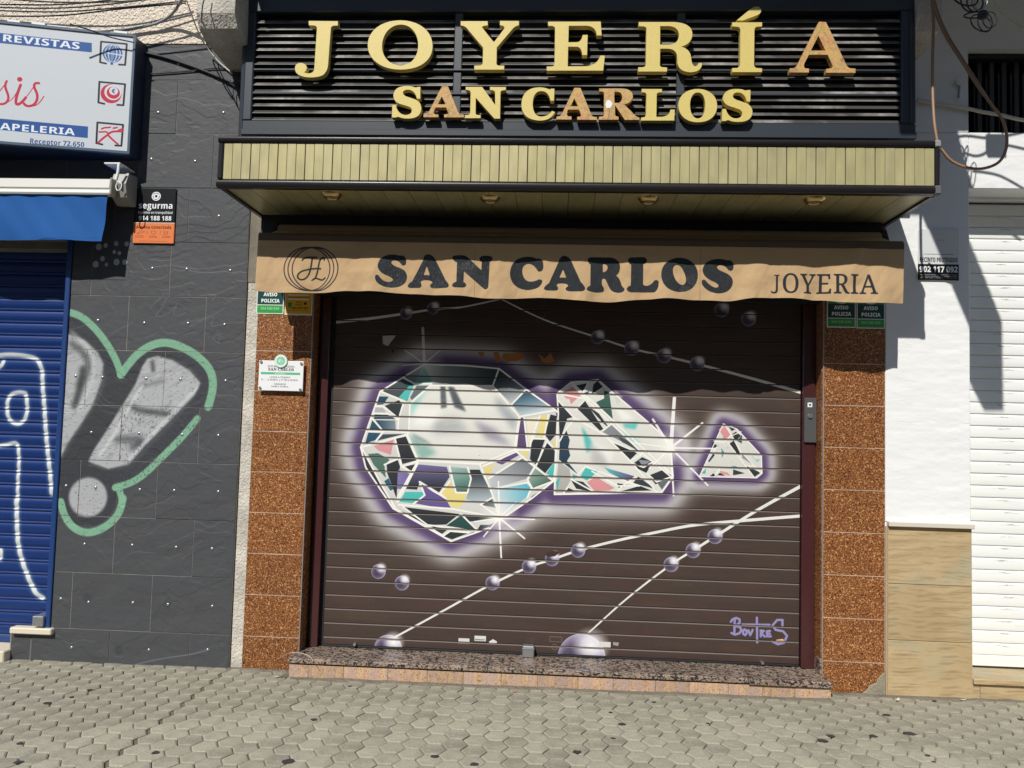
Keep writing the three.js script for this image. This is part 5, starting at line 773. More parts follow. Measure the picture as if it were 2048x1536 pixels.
{
  const [t, x0, x1, y0, y1] = plate('opening_hours_plaque', 'white opening-hours plaque with green emblem on the brown pilaster', 'plaque', [517, 721.5, 606.5, 782], 0.03, 0.006, 768, 540, (g, w, h) => {
    g.fillStyle = '#e9e9ea'; g.fillRect(0, 0, w, h); for (let i = 0; i < 60; i++) { g.fillStyle = 'rgba(150,150,150,0.12)'; g.fillRect(rnd() * w, rnd() * h, rr(1, 3), rr(4, 60)); }
    txt(g, 'JOYERÍA & RELOJERÍA', w * 0.5, h * 0.19, 46, '#1c1c1e', 'bold', 'serif', w * 0.6); txt(g, 'SAN CARLOS', w * 0.5, h * 0.29, 68, '#121214', '900', 'serif', w * 0.58); g.fillStyle = '#5db487'; g.fillRect(w * 0.05, h * 0.385, w * 0.88, h * 0.075); txt(g, 'HORARIO', w * 0.48, h * 0.425, 36, '#c8e6d4', 'bold', 'serif', w * 0.3);
    txt(g, 'LUNES A VIERNES', w * 0.48, h * 0.55, 42, '#1c1c1e', 'bold', 'serif', w * 0.46); txt(g, '10:00 a 14:00 h. y 17:30 a 20:30 h.', w * 0.48, h * 0.635, 42, '#1c1c1e', 'bold', 'serif', w * 0.84); g.fillStyle = '#e3e3e0'; g.fillRect(w * 0.10, h * 0.6, w * 0.11, h * 0.07); txt(g, 'SÁBADOS', w * 0.49, h * 0.775, 42, '#1c1c1e', 'bold', 'serif', w * 0.26); txt(g, '10:00 a 14:00 h.', w * 0.49, h * 0.855, 42, '#1c1c1e', 'bold', 'serif', w * 0.4);
  });
  for (const [fx, fy] of [[0.06, 0.06], [0.95, 0.92], [0.05, 0.09], [0.95, 0.07]].map(([a, b], i) => [[0.05, 0.95, 0.95][i] ?? 0.05, [0.09, 0.06, 0.92][i] ?? 0.95])) place(t, 'screw_cap', facing(disc(0.0085, 0.006, 14)), M.steel, x0 + (x1 - x0) * fx, y0 + (y1 - y0) * fy, 0.033);
  for (const fx of [0.08, 0.92]) place(t, 'standoff', facing(disc(0.006, 0.026, 10)), M.steel, x0 + (x1 - x0) * fx, (y0 + y1) / 2, 0.012);
  const p = onZ(562, 722, 0.034), [c, g] = canvasOf(128, 128); g.fillStyle = '#bfe0cd'; g.fillRect(0, 0, 128, 128); g.strokeStyle = '#e6f2ea'; g.lineWidth = 9; g.beginPath(); g.arc(64, 64, 50, 0, 7); g.stroke(); g.strokeStyle = '#74b897'; g.lineWidth = 4; for (const dx of [-6, 0, 6]) { g.beginPath(); g.ellipse(64 + dx, 64, 34, 36, 0, 0, 7); g.stroke(); } g.lineWidth = 6; g.beginPath(); g.moveTo(48, 44); g.bezierCurveTo(60, 38, 70, 40, 76, 40); g.bezierCurveTo(66, 60, 60, 90, 48, 84); g.moveTo(88, 46); g.bezierCurveTo(74, 50, 80, 80, 66, 86); g.lineTo(90, 82); g.stroke();
  const dg = facing(disc(0.040, 0.007, 30)), pp = dg.attributes.position, uv = dg.attributes.uv; for (let i = 0; i < pp.count; i++) uv.setXY(i, 0.5 + pp.getX(i) / 0.08, 0.5 + pp.getY(i) / 0.08); dg.translate(p.x, p.y, 0.0345); part(t, 'emblem_disc', dg, std({ map: canvasTexture(c), roughness: 0.4 }));
}
plate('alarm_sign', 'black and orange Segurma alarm sign on the slate wall', 'sign', [267.5, 376.5, 350, 487], 0.012, 0.008, 512, 700, (g, w, h) => {
  g.fillStyle = '#17191c'; g.fillRect(0, 0, w, h); g.fillStyle = '#e07f4e'; g.fillRect(0, h * 0.63, w, h * 0.37); g.fillStyle = '#f0e6da'; g.fillRect(0, h * 0.622, w, 6);
  g.strokeStyle = '#e8eaec'; g.lineWidth = 13; g.beginPath(); g.arc(w * 0.52, h * 0.145, 50, 0, 7); g.stroke(); g.lineWidth = 20; g.beginPath(); for (let k = 0; k <= 5; k++) { const a = k / 5 * 6.283 - 1.57; const q = [w * 0.52 + 31 * Math.cos(a), h * 0.145 + 31 * Math.sin(a)]; k ? g.lineTo(...q) : g.moveTo(...q); } g.stroke();
  txt(g, 'segurma', w * 0.52, h * 0.315, 108, '#eceef0', 'bold', 'sans-serif', w * 0.84); txt(g, 'Expertos en tranquilidad', w * 0.52, h * 0.44, 42, '#d8dadc', 'bold', 'sans-serif', w * 0.84); txt(g, '914 188 188', w * 0.52, h * 0.545, 78, '#eceef0', 'bold', 'sans-serif', w * 0.8);
  txt(g, 'Alarma conectada', w * 0.5, h * 0.705, 58, '#2a1c16', 'bold', 'sans-serif', w * 0.86); g.strokeStyle = '#4a2a1c'; g.lineWidth = 4; for (const x of [0.19, 0.5, 0.8]) { g.beginPath(); if (x === 0.19) { g.moveTo(w * 0.1, h * 0.82); g.lineTo(w * 0.2, h * 0.77); g.lineTo(w * 0.28, h * 0.79); g.lineTo(w * 0.16, h * 0.83); g.closePath(); } else if (x === 0.5) { g.moveTo(w * 0.45, h * 0.775); g.lineTo(w * 0.55, h * 0.775); g.lineTo(w * 0.55, h * 0.81); g.lineTo(w * 0.5, h * 0.84); g.lineTo(w * 0.45, h * 0.81); g.closePath(); } else { g.rect(w * 0.76, h * 0.79, w * 0.08, h * 0.04); g.moveTo(w * 0.74, h * 0.775); g.lineTo(w * 0.76, h * 0.785); g.moveTo(w * 0.86, h * 0.775); g.lineTo(w * 0.84, h * 0.785); } g.stroke(); }
  g.fillStyle = '#6a3a22'; g.fillRect(w * 0.34, h * 0.77, 4, 44); g.fillRect(w * 0.66, h * 0.77, 4, 44); for (const [x, ww] of [[0.17, 0.22], [0.5, 0.2], [0.82, 0.2]]) for (let k = 0; k < 2; k++) for (let j = 0; j < 9; j++) g.fillRect(w * (x - ww / 2) + j * w * ww / 9, h * (0.862 + 0.022 * k), w * ww / 9 * 0.75, 6); for (let j = 0; j < 30; j++) g.fillRect(w * 0.16 + j * w * 0.023, h * 0.955, w * 0.016, 5);
}, undefined, 0.3);
plate('protected_premises_sign', 'white RECINTO PROTEGIDO plate with black phone number on the white wall', 'sign', [1836.5, 458, 1918, 561], 0.010, 0.006, 512, 640, (g, w, h) => {
  g.fillStyle = '#d3d5d5'; g.fillRect(0, 0, w, h); g.fillStyle = '#c4c6c6'; g.beginPath(); g.ellipse(w * 0.55, h * 0.22, 60, 12, 0, 0, 7); g.fill(); g.fillStyle = '#6f7172'; for (let j = 0; j < 22; j++) g.fillRect(w * 0.14 + j * 17, h * 0.485, 13, 10); txt(g, 'RECINTO PROTEGIDO', w * 0.5, h * 0.60, 76, '#141416', '900', 'sans-serif', w * 0.94);
  g.fillStyle = '#101113'; g.fillRect(0, h * 0.685, w, h * 0.31); txt(g, '902 117 092', w * 0.5, h * 0.785, 98, '#e4e6e6', '900', 'sans-serif', w * 0.94); g.fillStyle = '#b8baba'; for (let k = 0; k < 3; k++) for (let j = 0; j < 40; j++) if (rnd() < 0.9) g.fillRect(w * 0.05 + j * 11.6, h * (0.885 + 0.03 * k), 9, 5);
}, undefined, 0.3);

// ================================================================ newsagent's light box and blue awning
{
  const R0 = onZ(272, 70, 0.13), L0 = onZ(0, 42, 0.3), dir = V3(L0.x - R0.x, 0, 0.17), len = dir.length(); dir.normalize();             // along the face, to the left
  const nrm = V3(-dir.z, 0, dir.x).multiplyScalar(dir.x < 0 ? -1 : 1); if (nrm.z < 0) nrm.negate();
  const top = R0.y, bot = onZ(258, 308, 0.13).y, LEN = 1.25;
  const S = 820, W = Math.round(LEN * S), H = Math.round((top - bot) * S), [c, g] = canvasOf(W, H);
  const hit = (px, py) => { const r = rayOf(px, py), t = R0.clone().sub(camera.position).dot(nrm) / r.dot(nrm), p = camera.position.clone().addScaledVector(r, t), d = p.clone().sub(R0); return [W - d.dot(dir) * S, (top - p.y) * S]; };
  const Q = (x, y) => hit(x / 2.954, y / 2.954);
  g.fillStyle = '#c9ced3'; g.fillRect(0, 0, W, H); for (let i = 0; i < 300; i++) { g.fillStyle = 'rgba(160,168,176,0.06)'; g.fillRect(rnd() * W, rnd() * H, rr(2, 60), rr(1, 6)); }
  const poly = (pts, col) => { g.fillStyle = col; g.beginPath(); pts.forEach(([x, y], i) => { const p = Q(x, y); i ? g.lineTo(...p) : g.moveTo(...p); }); g.closePath(); g.fill(); };
  poly([[-300, 160], [541, 252], [541, 308], [-300, 222]], '#2c5597'); poly([[-300, 672], [519, 746], [517, 814], [-300, 738]], '#2c5597');
  const word = (s, a, b, hgt, col, font) => { const p = Q(...a), q = Q(...b); g.save(); g.font = `${font} ${hgt}px sans-serif`; g.fillStyle = col; g.textBaseline = 'alphabetic'; const w = g.measureText(s).width; g.translate(...p); g.rotate(Math.atan2(q[1] - p[1], q[0] - p[0])); g.scale(Math.hypot(q[0] - p[0], q[1] - p[1]) / w, 1); g.fillText(s, 0, 0); g.restore(); };
  const px = (a, b) => { const p = Q(...a), q = Q(...b); return Math.hypot(q[0] - p[0], q[1] - p[1]); };
  word('REVISTAS', [6, 240], [472, 290], px([20, 202], [20, 243]) / 0.72, '#e4e9ee', 'bold'); word('PAPELERIA', [-62, 758], [440, 797], px([60, 730], [60, 770]) / 0.72, '#e4e9ee', 'bold'); word('Receptor 72.650', [172, 845], [497, 868], px([175, 815], [175, 845]) / 0.72, '#2c4a80', 'bold');
  g.lineCap = g.lineJoin = 'round';
  const pen = (s, w, col) => { g.strokeStyle = col; g.lineWidth = w; g.beginPath(); tracePath(g, s, (x, y) => { const p = Q(x, y); return { x: p[0], y: p[1] }; }); g.stroke(); };
  const red = '#bf2f45';
  pen('M-60 590 C-20 560 30 500 38 478', 5, red); pen('M38 478 C10 520 60 550 45 590 C30 625 -20 615 -30 600', 11, red); pen('M45 600 C80 590 110 520 118 500', 4, red); pen('M120 500 C105 540 85 590 95 612 C110 625 140 590 150 575', 13, red); g.fillStyle = red; { const p = Q(115, 467); g.beginPath(); g.arc(...p, 12, 0, 7); g.fill(); } pen('M150 575 C180 540 200 510 205 488', 4, red); pen('M228 490 C200 485 195 500 205 525 C225 560 225 590 200 615 C170 635 145 622 140 610', 12, red); pen('M195 625 C225 620 245 590 257 568', 5, red);
  // three pictograms in open square brackets
  const bracket = (x, y, dx) => { pen(`M${x + 35} ${y + 130} L${x} ${y + 122} L${x + dx} ${y} L${x + 152 + dx} ${y + 14} L${x + 148} ${y + 138} L${x + 112} ${y + 136}`, 9, '#23272d'); };
  bracket(590, 244, 6); bracket(580, 482, 6); bracket(568, 722, 6);
  { const p = Q(664, 315); g.strokeStyle = '#2c5597'; for (const k of [0.25, 0.6, 0.95]) { g.lineWidth = 5; g.beginPath(); g.ellipse(...p, 46 * k, 44, 0.05, 0, 7); g.stroke(); } g.fillStyle = '#2c5597'; g.save(); g.globalAlpha = 0.55; g.beginPath(); g.ellipse(...p, 47, 45, 0, 0, 7); g.fill(); g.restore(); g.strokeStyle = '#d5dae0'; g.lineWidth = 5; g.beginPath(); g.moveTo(p[0] - 45, p[1] - 2); g.lineTo(p[0] + 45, p[1] + 4); g.stroke(); for (const k of [0.42, 0.78]) { g.lineWidth = 3; g.beginPath(); g.ellipse(...p, 46 * k, 44, 0, 0, 7); g.stroke(); } g.fillStyle = '#2c5597'; g.fillRect(p[0] - 7, p[1] + 44, 12, 14); }
  { const p = Q(655, 552); g.fillStyle = red; g.beginPath(); g.arc(...p, 49, 0, 7); g.fill(); g.fillStyle = '#d2d7dc'; g.beginPath(); g.arc(p[0] + 8, p[1] - 8, 40, 0, 7); g.fill(); g.fillStyle = red; g.beginPath(); g.arc(p[0] + 10, p[1] - 6, 31, 0, 7); g.fill(); g.fillStyle = '#d2d7dc'; g.beginPath(); g.arc(p[0] + 11, p[1] - 15, 21, 0, 7); g.fill(); g.fillStyle = '#2c4a80'; g.font = 'bold 34px sans-serif'; g.textAlign = 'center'; g.textBaseline = 'middle'; g.fillText('€', p[0] + 11, p[1] - 15); g.textAlign = 'left'; }
  pen('M580 840 C610 810 630 800 640 790 C660 770 690 775 722 775', 10, red); pen('M640 800 C660 820 680 840 695 850', 9, red); pen('M640 790 C630 770 610 780 585 778', 8, red); pen('M600 760 C620 748 635 755 650 750 M668 756 L690 752 M700 768 L722 760', 8, red);
  const t = thing('light_box_sign', 'white and blue newsagent light box with red script on its face', 'sign', [R0.x, bot, 0.05]);
  const blue = std({ color: lin(0.05, 0.09, 0.15), roughness: 0.4 }), navy = std({ color: lin(0.012, 0.022, 0.05), roughness: 0.45 });
  const P = (s, d, y) => { const q = R0.clone().addScaledVector(dir, s).addScaledVector(nrm, -d); return [q.x, y, q.z]; };
  const quadBox = (s0, s1, d0, d1, ya, yb) => { const v = [P(s0, d0, ya), P(s1, d0, ya), P(s1, d0, yb), P(s0, d0, yb), P(s0, d1, ya), P(s1, d1, ya), P(s1, d1, yb), P(s0, d1, yb)], f = [[0, 3, 2, 1], [4, 5, 6, 7], [0, 4, 7, 3], [1, 2, 6, 5], [3, 7, 6, 2], [0, 1, 5, 4]], pos = []; for (const [a, b, e, h] of f) pos.push(...v[a], ...v[b], ...v[e], ...v[a], ...v[e], ...v[h]); return fromTriangles(pos); };
  const face = fromTriangles([...P(0.012, 0.004, bot + 0.012), ...P(0.012, 0.004, top - 0.012), ...P(LEN, 0.004, top - 0.012), ...P(0.012, 0.004, bot + 0.012), ...P(LEN, 0.004, top - 0.012), ...P(LEN, 0.004, bot + 0.012)]);
  { const uv = face.attributes.uv, u1 = 1 - 0.012 / LEN, v0 = 0.012 / (top - bot), v1 = 1 - v0; [[u1, v0], [u1, v1], [0, v1], [u1, v0], [0, v1], [0, v0]].forEach(([a, b], i) => uv.setXY(i, a, b)); }
  part(t, 'face_panel', face, std({ map: canvasTexture(c), roughness: 0.3, side: THREE.DoubleSide }));
  part(t, 'frame', quadBox(0, LEN, -0.003, 0.03, top - 0.014, top), blue); part(t, 'frame', quadBox(0, LEN, -0.003, 0.03, bot, bot + 0.016), blue); part(t, 'frame', quadBox(0, 0.014, -0.002, 0.03, bot + 0.017, top - 0.015), blue);
  // case reaching back to the wall
  const a = P(0.002, 0.031, 0), b = P(LEN, 0.031, 0); const sh = new THREE.Shape([V2(a[0], -a[2]), V2(b[0], -b[2]), V2(b[0], -0.004), V2(a[0] + 0.012, -0.004)]), cg = new THREE.ExtrudeGeometry(sh, { depth: top - bot - 0.008, bevelEnabled: false }); cg.rotateX(-Math.PI / 2).translate(0, bot + 0.002, 0); part(t, 'case', cg, navy);
  for (const [px0, py0] of [[274, 135], [272, 145], [270, 155], [268, 250]]) { const q = onZ(px0 + 4, py0, 0.07); part(t, 'vent_slot', block(a[0] + 0.0125, a[0] + 0.0145, q.y - 0.008, q.y + 0.008, 0.05, 0.056, 0), M.black); }
  // white flaking paint on the top edge
  for (const s of [0.05, 0.22, 0.40, 0.52, 0.66, 0.78]) part(t, 'flaking_paint', quadBox(s, s + rr(0.06, 0.13), -0.004, 0.02, top + 0.0005, top + rr(0.006, 0.014)), M.whitePaint);
}
{
  const Z = 0.19, xr = onZ(222, 370, Z).x, barT = onZ(110, 355, Z).y, barB = onZ(110, 388, Z).y, valB = onZ(100, 480, Z).y, xv0 = onZ(213, 392, Z).x, xv1 = onZ(200, 480, Z).x;
  const t = thing('blue_awning', 'blue fabric awning with white front bar over the blue shutter', 'awning', [-3.4, valB, 0.1]);
  const fabric = std({ color: lin(0.004, 0.085, 0.31), roughness: 0.85, bumpMap: T.cloth, bumpScale: 0.0004, side: THREE.DoubleSide });
  part(t, 'front_bar', sweepX([[Z - 0.05, barB], [Z, barB], [Z + 0.006, barB + 0.01], [Z + 0.001, barB + 0.03], [Z + 0.008, barB + 0.04], [Z + 0.004, barT - 0.008], [Z - 0.05, barT]], -4.7, xr - 0.006, 0.4), std({ color: lin(0.72, 0.71, 0.66), roughness: 0.4 }));
  part(t, 'end_cap', block(xr - 0.005, xr + 0.006, barB - 0.002, barT + 0.002, Z - 0.055, Z + 0.009, 0.006), std({ color: lin(0.42, 0.40, 0.33), roughness: 0.5 }));
  const cloth = (name, fn, nx, ny) => { const g = new THREE.PlaneGeometry(1, 1, nx, ny), p = g.attributes.position; for (let i = 0; i < p.count; i++) p.setXYZ(i, ...fn(p.getX(i) + 0.5, p.getY(i) + 0.5)); g.computeVertexNormals(); return part(t, name, metreUV(g), fabric); };
  const val = cloth('valance', (u, v) => [-4.7 + (4.7 + xv1 + (xv0 - xv1) * v) * u, valB + (barB - valB + 0.004) * v, Z - 0.012 + 0.010 * (1 - v) * Math.sin(u * 24) + 0.012 * (1 - v) * Math.sin(u * 9 + v * 3) + 0.003 * Math.sin(u * 70 + v * 9)], 90, 14);
  part(val, 'hem', block(-4.7, xv1 - 0.01, valB + 0.012, valB + 0.0135, Z + 0.014, Z + 0.0155, 0), fabric);
  cloth('fabric_top', (u, v) => [-4.7 + (4.7 + xr - 0.02) * u, barT - 0.006 + 0.05 * v, Z - 0.02 - 0.16 * v], 20, 4);
  const grey = std({ color: lin(0.30, 0.29, 0.26), roughness: 0.5, metalness: 0.2 });
  const b0 = onZ(225, 405, 0.12), b1 = onZ(262, 345, 0.12);
  part(t, 'gear_case', sweepX([[0.02, b0.y], [0.07, b0.y - 0.006], [0.13, b0.y + 0.03], [0.15, b0.y + 0.11], [0.12, b1.y - 0.005], [0.02, b1.y]], b0.x, b1.x - 0.012, 0.5), grey);
  const m = onZ(235, 326, 0.17); part(t, 'bracket_plate', block(onZ(208, 326, 0.17).x, onZ(240, 326, 0.17).x, m.y - 0.006, m.y + 0.004, 0.0, 0.17, 0.002), M.whitePaint);
  part(t, 'arm', tube([[238, 328], [236, 345], [232, 360]].map(([x, y]) => onZ(x, y, 0.185)), 0.009, 14, 8), M.whitePaint); part(t, 'chain_link', tube([[237, 364], [243, 368], [241, 378], [235, 381], [232, 372]].map(([x, y]) => onZ(x, y, 0.19)), 0.0035, 30, 6, true), M.whitePaint);
}

// ================================================================ neighbour on the right: white wall, sandstone tiles, white shutter, barred window
{
  const w = thing('white_wall', 'white plastered wall between the brown pilaster and the white shutter', 'wall', [2.18, 0, 0]);
  part(w, 'plaster', block(PIL_R1 + 0.002, RIGHT_X, 1.015, 3.33, -0.3, 0.0, 0.004), M.white);
  part(w, 'plaster', block(PIL_R1 + 0.002, RIGHT_X - 0.002, 3.3305, 5.2, -0.3, 0.0, 0), M.white); part(w, 'plaster', block(PIL_R1 + 0.002, RIGHT_X - 0.002, -0.1, 1.0145, -0.3, -0.006, 0), M.white);
  const yWB = 3.33, yL = onZ(1980, 377, 0).y;
  part(w, 'lintel', block(RIGHT_X + 0.0005, 5.5, yL, yWB, -0.3, 0.0, 0.003), M.white); part(w, 'upper_plaster', block(RIGHT_X - 0.0015, 5.5, onZ(1990, 97, 0).y, 5.2, -0.3, 0.0, 0), M.white);
  const ledgeY = onZ(1860, 1050, 0.02).y;
  const tiles = thing('sandstone_cladding', 'tan sandstone tiles below the white wall with a narrow ledge', 'wall cladding', [2.18, 0, 0]);
  const xs0 = onZ(1776, 1200, 0.012).x, js = [ledgeY - 0.016, onZ(1858, 1170, 0.012).y, onZ(1858, 1283, 0.012).y, -0.08];
  part(tiles, 'grout_bed', block(PIL_R1 + 0.003, RIGHT_X, -0.1, ledgeY - 0.016, -0.0055, 0.006, 0), M.grout);
  for (let k = 0; k < 3; k++) part(tiles, 'stone_tile', block(xs0, RIGHT_X - 0.004, js[k + 1] + 0.0015, js[k] - 0.0015, -0.004, 0.012, 0.0018, k * 0.77, k * 1.3), M.sandstone[k]);
  part(tiles, 'edge_strip', block(PIL_R1 + 0.0035, xs0 - 0.002, -0.08, ledgeY - 0.018, -0.004, 0.0125, 0.002, 3, 1), std({ color: lin(0.5, 0.36, 0.2), roughness: 0.6, bumpMap: T.grain, bumpScale: 0.001 }));
  part(tiles, 'ledge', block(PIL_R1 + 0.01, onZ(1949, 1052, 0.03).x, ledgeY - 0.015, ledgeY + 0.013, -0.004, 0.036, 0.003), std({ color: lin(0.62, 0.57, 0.49), roughness: 0.55 }));
  // white roller shutter, set back in its opening
  const Z = -0.22, x0 = RIGHT_X - 0.03, sh = thing('white_roller_shutter', 'white metal roller shutter beside the white wall', 'shutter', [3, 0.2, Z]);
  const [c, g] = canvasOf(1024, 2048), cx0 = 2.35, cw = 1.5, cy0 = 0.1, ch = 3.0; g.fillStyle = '#e9eae6'; g.fillRect(0, 0, 1024, 2048);
  for (let i = 0; i < 300; i++) { g.fillStyle = 'rgba(180,180,170,0.05)'; g.fillRect(rnd() * 1024, rnd() * 2048, rr(20, 200), rr(2, 14)); }
  const P = 0.0722, yb = onZ(1990, 1334, Z).y, n = 38;
  for (let k = 1; k < n; k++) { const y = (1 - (yb + 0.07 + k * P - 0.014 - cy0) / ch) * 2048, x = (onZ(2005 - 6 * Math.sin(k), 900, Z).x - cx0) / cw * 1024; for (let i = 0; i < 26; i++) { const s = rr(-1, 1); g.fillStyle = `rgba(95,92,85,${0.30 * (1 - Math.abs(s))})`; g.fillRect(x + s * rr(20, 62), y + rr(-3, 4), rr(4, 26), rr(1, 2)); } }
  const smat = std({ map: canvasTexture(c), roughness: 0.42 }), uvS = (q) => { const p = q.attributes.position, uv = q.attributes.uv; for (let i = 0; i < p.count; i++) uv.setXY(i, (p.getX(i) - cx0) / cw, (p.getY(i) - cy0) / ch); return q; };
  part(sh, 'bottom_bar', uvS(block(x0, 5.2, yb + 0.004, yb + 0.068, Z - 0.012, Z + 0.004, 0.003)), smat);
  for (let k = 0; k < n; k++) { const y = yb + 0.07 + k * P; part(sh, 'slat', uvS(sweepX([[Z - 0.012, y], [Z - 0.003, y], [Z, y + 0.004], [Z + 0.003, y + 0.03], [Z + 0.001, y + 0.058], [Z - 0.003, y + 0.0655], [Z - 0.0075, y + 0.0685], [Z - 0.0075, y + P - 0.0006], [Z - 0.012, y + P - 0.0006]], x0, 5.2, 0.35)), smat); }
  part(sh, 'header', block(x0, 5.3, onZ(1990, 400, Z + 0.05).y, 3.2, Z - 0.05, Z + 0.05, 0.004), M.whitePaint); part(sh, 'backing', block(x0 - 0.02, 5.4, 0.1, 3.2, -0.29, Z - 0.055, 0), M.black);
  part(sh, 'seal', block(x0, 5.2, yb - 0.008, yb + 0.003, Z - 0.01, Z, 0), M.black);
  const th = thing('sandstone_threshold', 'tan sandstone threshold below the white shutter', 'step', [3, 0, 0]);
  const yt = onZ(1990, 1360, 0.02).y; part(th, 'tread', block(RIGHT_X + 0.001, 5.2, yt - 0.03, yt, -0.25, 0.022, 0.003, 1, 2), M.sandstone[1]); part(th, 'riser', block(RIGHT_X + 0.045, 5.2, -0.1, yt - 0.0305, -0.2, 0.004, 0.002, 2, 0.4), M.sandstone[2]); part(th, 'riser', block(RIGHT_X + 0.001, RIGHT_X + 0.043, -0.1, yt - 0.0305, -0.2, 0.004, 0.002, 1, 0.9), M.sandstone[0]); part(th, 'back_riser', block(RIGHT_X + 0.001, 5.2, yt + 0.0005, yb - 0.009, -0.26, Z - 0.002, 0), M.sandstone[0]);
  // barred window
  const win = thing('barred_window', 'black window with vertical bars above the white shutter', 'window', [3, yWB, -0.1]), wx = RIGHT_X - 0.002, yt2 = onZ(1990, 97, 0).y;
  part(win, 'dark_glass', block(wx, 5.5, yWB, yt2, -0.28, -0.16, 0), std({ color: lin(0.006, 0.006, 0.007), roughness: 0.15 })); part(win, 'frame', block(wx + 0.001, wx + 0.035, yWB + 0.001, yt2 - 0.001, -0.15, -0.06, 0.003), M.black); part(win, 'frame', block(wx + 0.036, 5.4, yt2 - 0.03, yt2 - 0.001, -0.15, -0.06, 0.003), M.black); part(win, 'frame', block(wx + 0.036, 5.4, yWB + 0.001, yWB + 0.02, -0.15, -0.06, 0.003), M.black);
  for (let k = 0; k < 12; k++) { const x = wx + 0.105 + k * 0.073; part(win, 'bar', block(x, x + 0.03, yWB + 0.0205, yt2 - 0.031, -0.13, -0.10, 0.004), std({ color: lin(0.022, 0.022, 0.024), roughness: 0.5 })); }
}

// ================================================================ what stands out above the frame and throws its shadow into it
{
  const slab = thing('balcony_slab', 'concrete balcony slab over the jewellery sign, above the picture', 'balcony', [0, 4.4, 0]);
  const Zs = 1.0, shade = 3.475; part(slab, 'slab', block(-1.98, 1.55, shade + 1.04 * Zs, shade + 1.04 * Zs + 0.16, 0.0, Zs, 0.01), M.oldCement);
  const b2 = thing('balcony_slab', 'concrete balcony slab over the barred window, above the picture', 'balcony', [3, 4.4, 0]); part(b2, 'slab', block(1.552, 5.6, 3.325 + 1.04 * 1.05, 3.325 + 1.04 * 1.05 + 0.17, 0.0, 1.05, 0.01), M.oldCement);
  const corb = (px0, px1, pyB, zc, label) => {
    const a = onZ(px0, pyB, zc), b = onZ(px1, pyB, zc), t = thing('concrete_corbel', label, 'corbel', [(a.x + b.x) / 2, a.y, 0]);
    const g = sweepX([[0.0, 4.5], [0.0, a.y - 0.01], [zc - 0.13, a.y], [zc - 0.04, a.y + 0.03], [zc, a.y + 0.10], [zc + 0.01, 4.5]], a.x, b.x, 0.35), p = g.attributes.position;
    for (let i = 0; i < p.count; i++) { const f = fbm(p.getY(i) * 9 + 3, p.getZ(i) * 9 + p.getX(i) * 4, 3) - 0.5; p.setX(i, p.getX(i) + f * 0.02); } g.computeVertexNormals(); part(t, 'beam_end', metreUV(g), M.oldCement); return t;
  };
  corb(390, 470, 60, 0.5, 'broken whitish concrete beam end beside the louvred sign, over the slate wall'); corb(1836, 1884, 66, 0.36, 'grey concrete beam end between the louvred sign and the barred window');
  // unseen caster made up as a flat panel, cut to the shadow on wall and shutter
  const S = V3(-0.335, 1.04, 1), D = 1.5, outline = [[1780, 262, 0], [1790, 428, 0], [1843, 428, 0], [1899, 560, 0], [1940, 656, 0], [1968, 818, -0.215], [2006, 818, -0.215], [2003, 640, -0.215], [1970, 556, -0.215], [1936, 350, 0], [1915, 262, 0]].map(([x, y, z]) => onZ(x, y, z).addScaledVector(S, D - z)).map((p) => V2(p.x, p.y)).filter(Boolean);
  const g = new THREE.ExtrudeGeometry(new THREE.Shape(outline), { depth: 0.012, bevelEnabled: true, bevelSize: 0.002, bevelThickness: 0.003, bevelSegments: 1 }); g.translate(0, 0, D - 0.006);
  const t = thing('shadow_panel', 'long tapering dark panel added above the picture, cut to the outline of a shadow', 'shadow_panel', [outline[4].x, outline[4].y, D]); part(t, 'cut_panel', g, M.frame); part(t, 'pole', block(outline[0].x, outline[0].x + 0.03, outline[0].y - 0.06, outline[0].y - 0.03, 0.0, D - 0.01, 0.004), M.frame);
}

// ================================================================ cables
function cable(label, pts, r, mat, seg = 60, group) { const p = pts.map(([x, y, z]) => onZ(x, y, z)), t = thing('cable', label, 'cable', p[0].toArray(), group); part(t, 'strand', tube(p, r, seg, 7), mat); return t; }
cable('thick grey cable sloping across the stucco above the light box', [[228, 64, 0.03], [270, 57, 0.03], [315, 46, 0.04], [338, 33, 0.06], [352, 18, 0.1], [371, -14, 0.2]], 0.009, M.cableGrey);
cable('thick black cable from the light box to the louvred sign', [[268, 97, 0.03], [290, 105, 0.012], [330, 115, 0.012], [390, 135, 0.012], [440, 155, 0.012], [480, 172, 0.03]], 0.0085, M.cableDark);
cable('thin black cable on the slate below the thick one', [[298, 148, 0.008], [340, 145, 0.008], [390, 141, 0.008], [440, 136, 0.008], [476, 142, 0.008]], 0.004, M.cableDark);
cable('thin pale wire hanging past the broken beam end', [[366, -20, 0.42], [380, 20, 0.36], [396, 62, 0.22], [412, 92, 0.06], [436, 122, 0.02], [466, 148, 0.015]], 0.0042, M.cableWhite);
cable('thin dark wire looping down in front of the broken beam end', [[412, -20, 0.55], [404, 22, 0.54], [406, 60, 0.4], [418, 96, 0.1], [424, 104, 0.05]], 0.0035, M.cableDark);
cable('small black wire tangle at the louvred sign edge', [[466, 143, 0.02], [472, 150, 0.05], [469, 162, 0.03], [474, 158, 0.06], [467, 176, 0.03], [469, 200, 0.03], [476, 212, 0.04]], 0.003, M.cableDark);
cable('black wire running over the top of the light box', [[140, 48, 0.32], [180, 60, 0.26], [220, 74, 0.2], [268, 85, 0.16]], 0.004, M.cableDark);
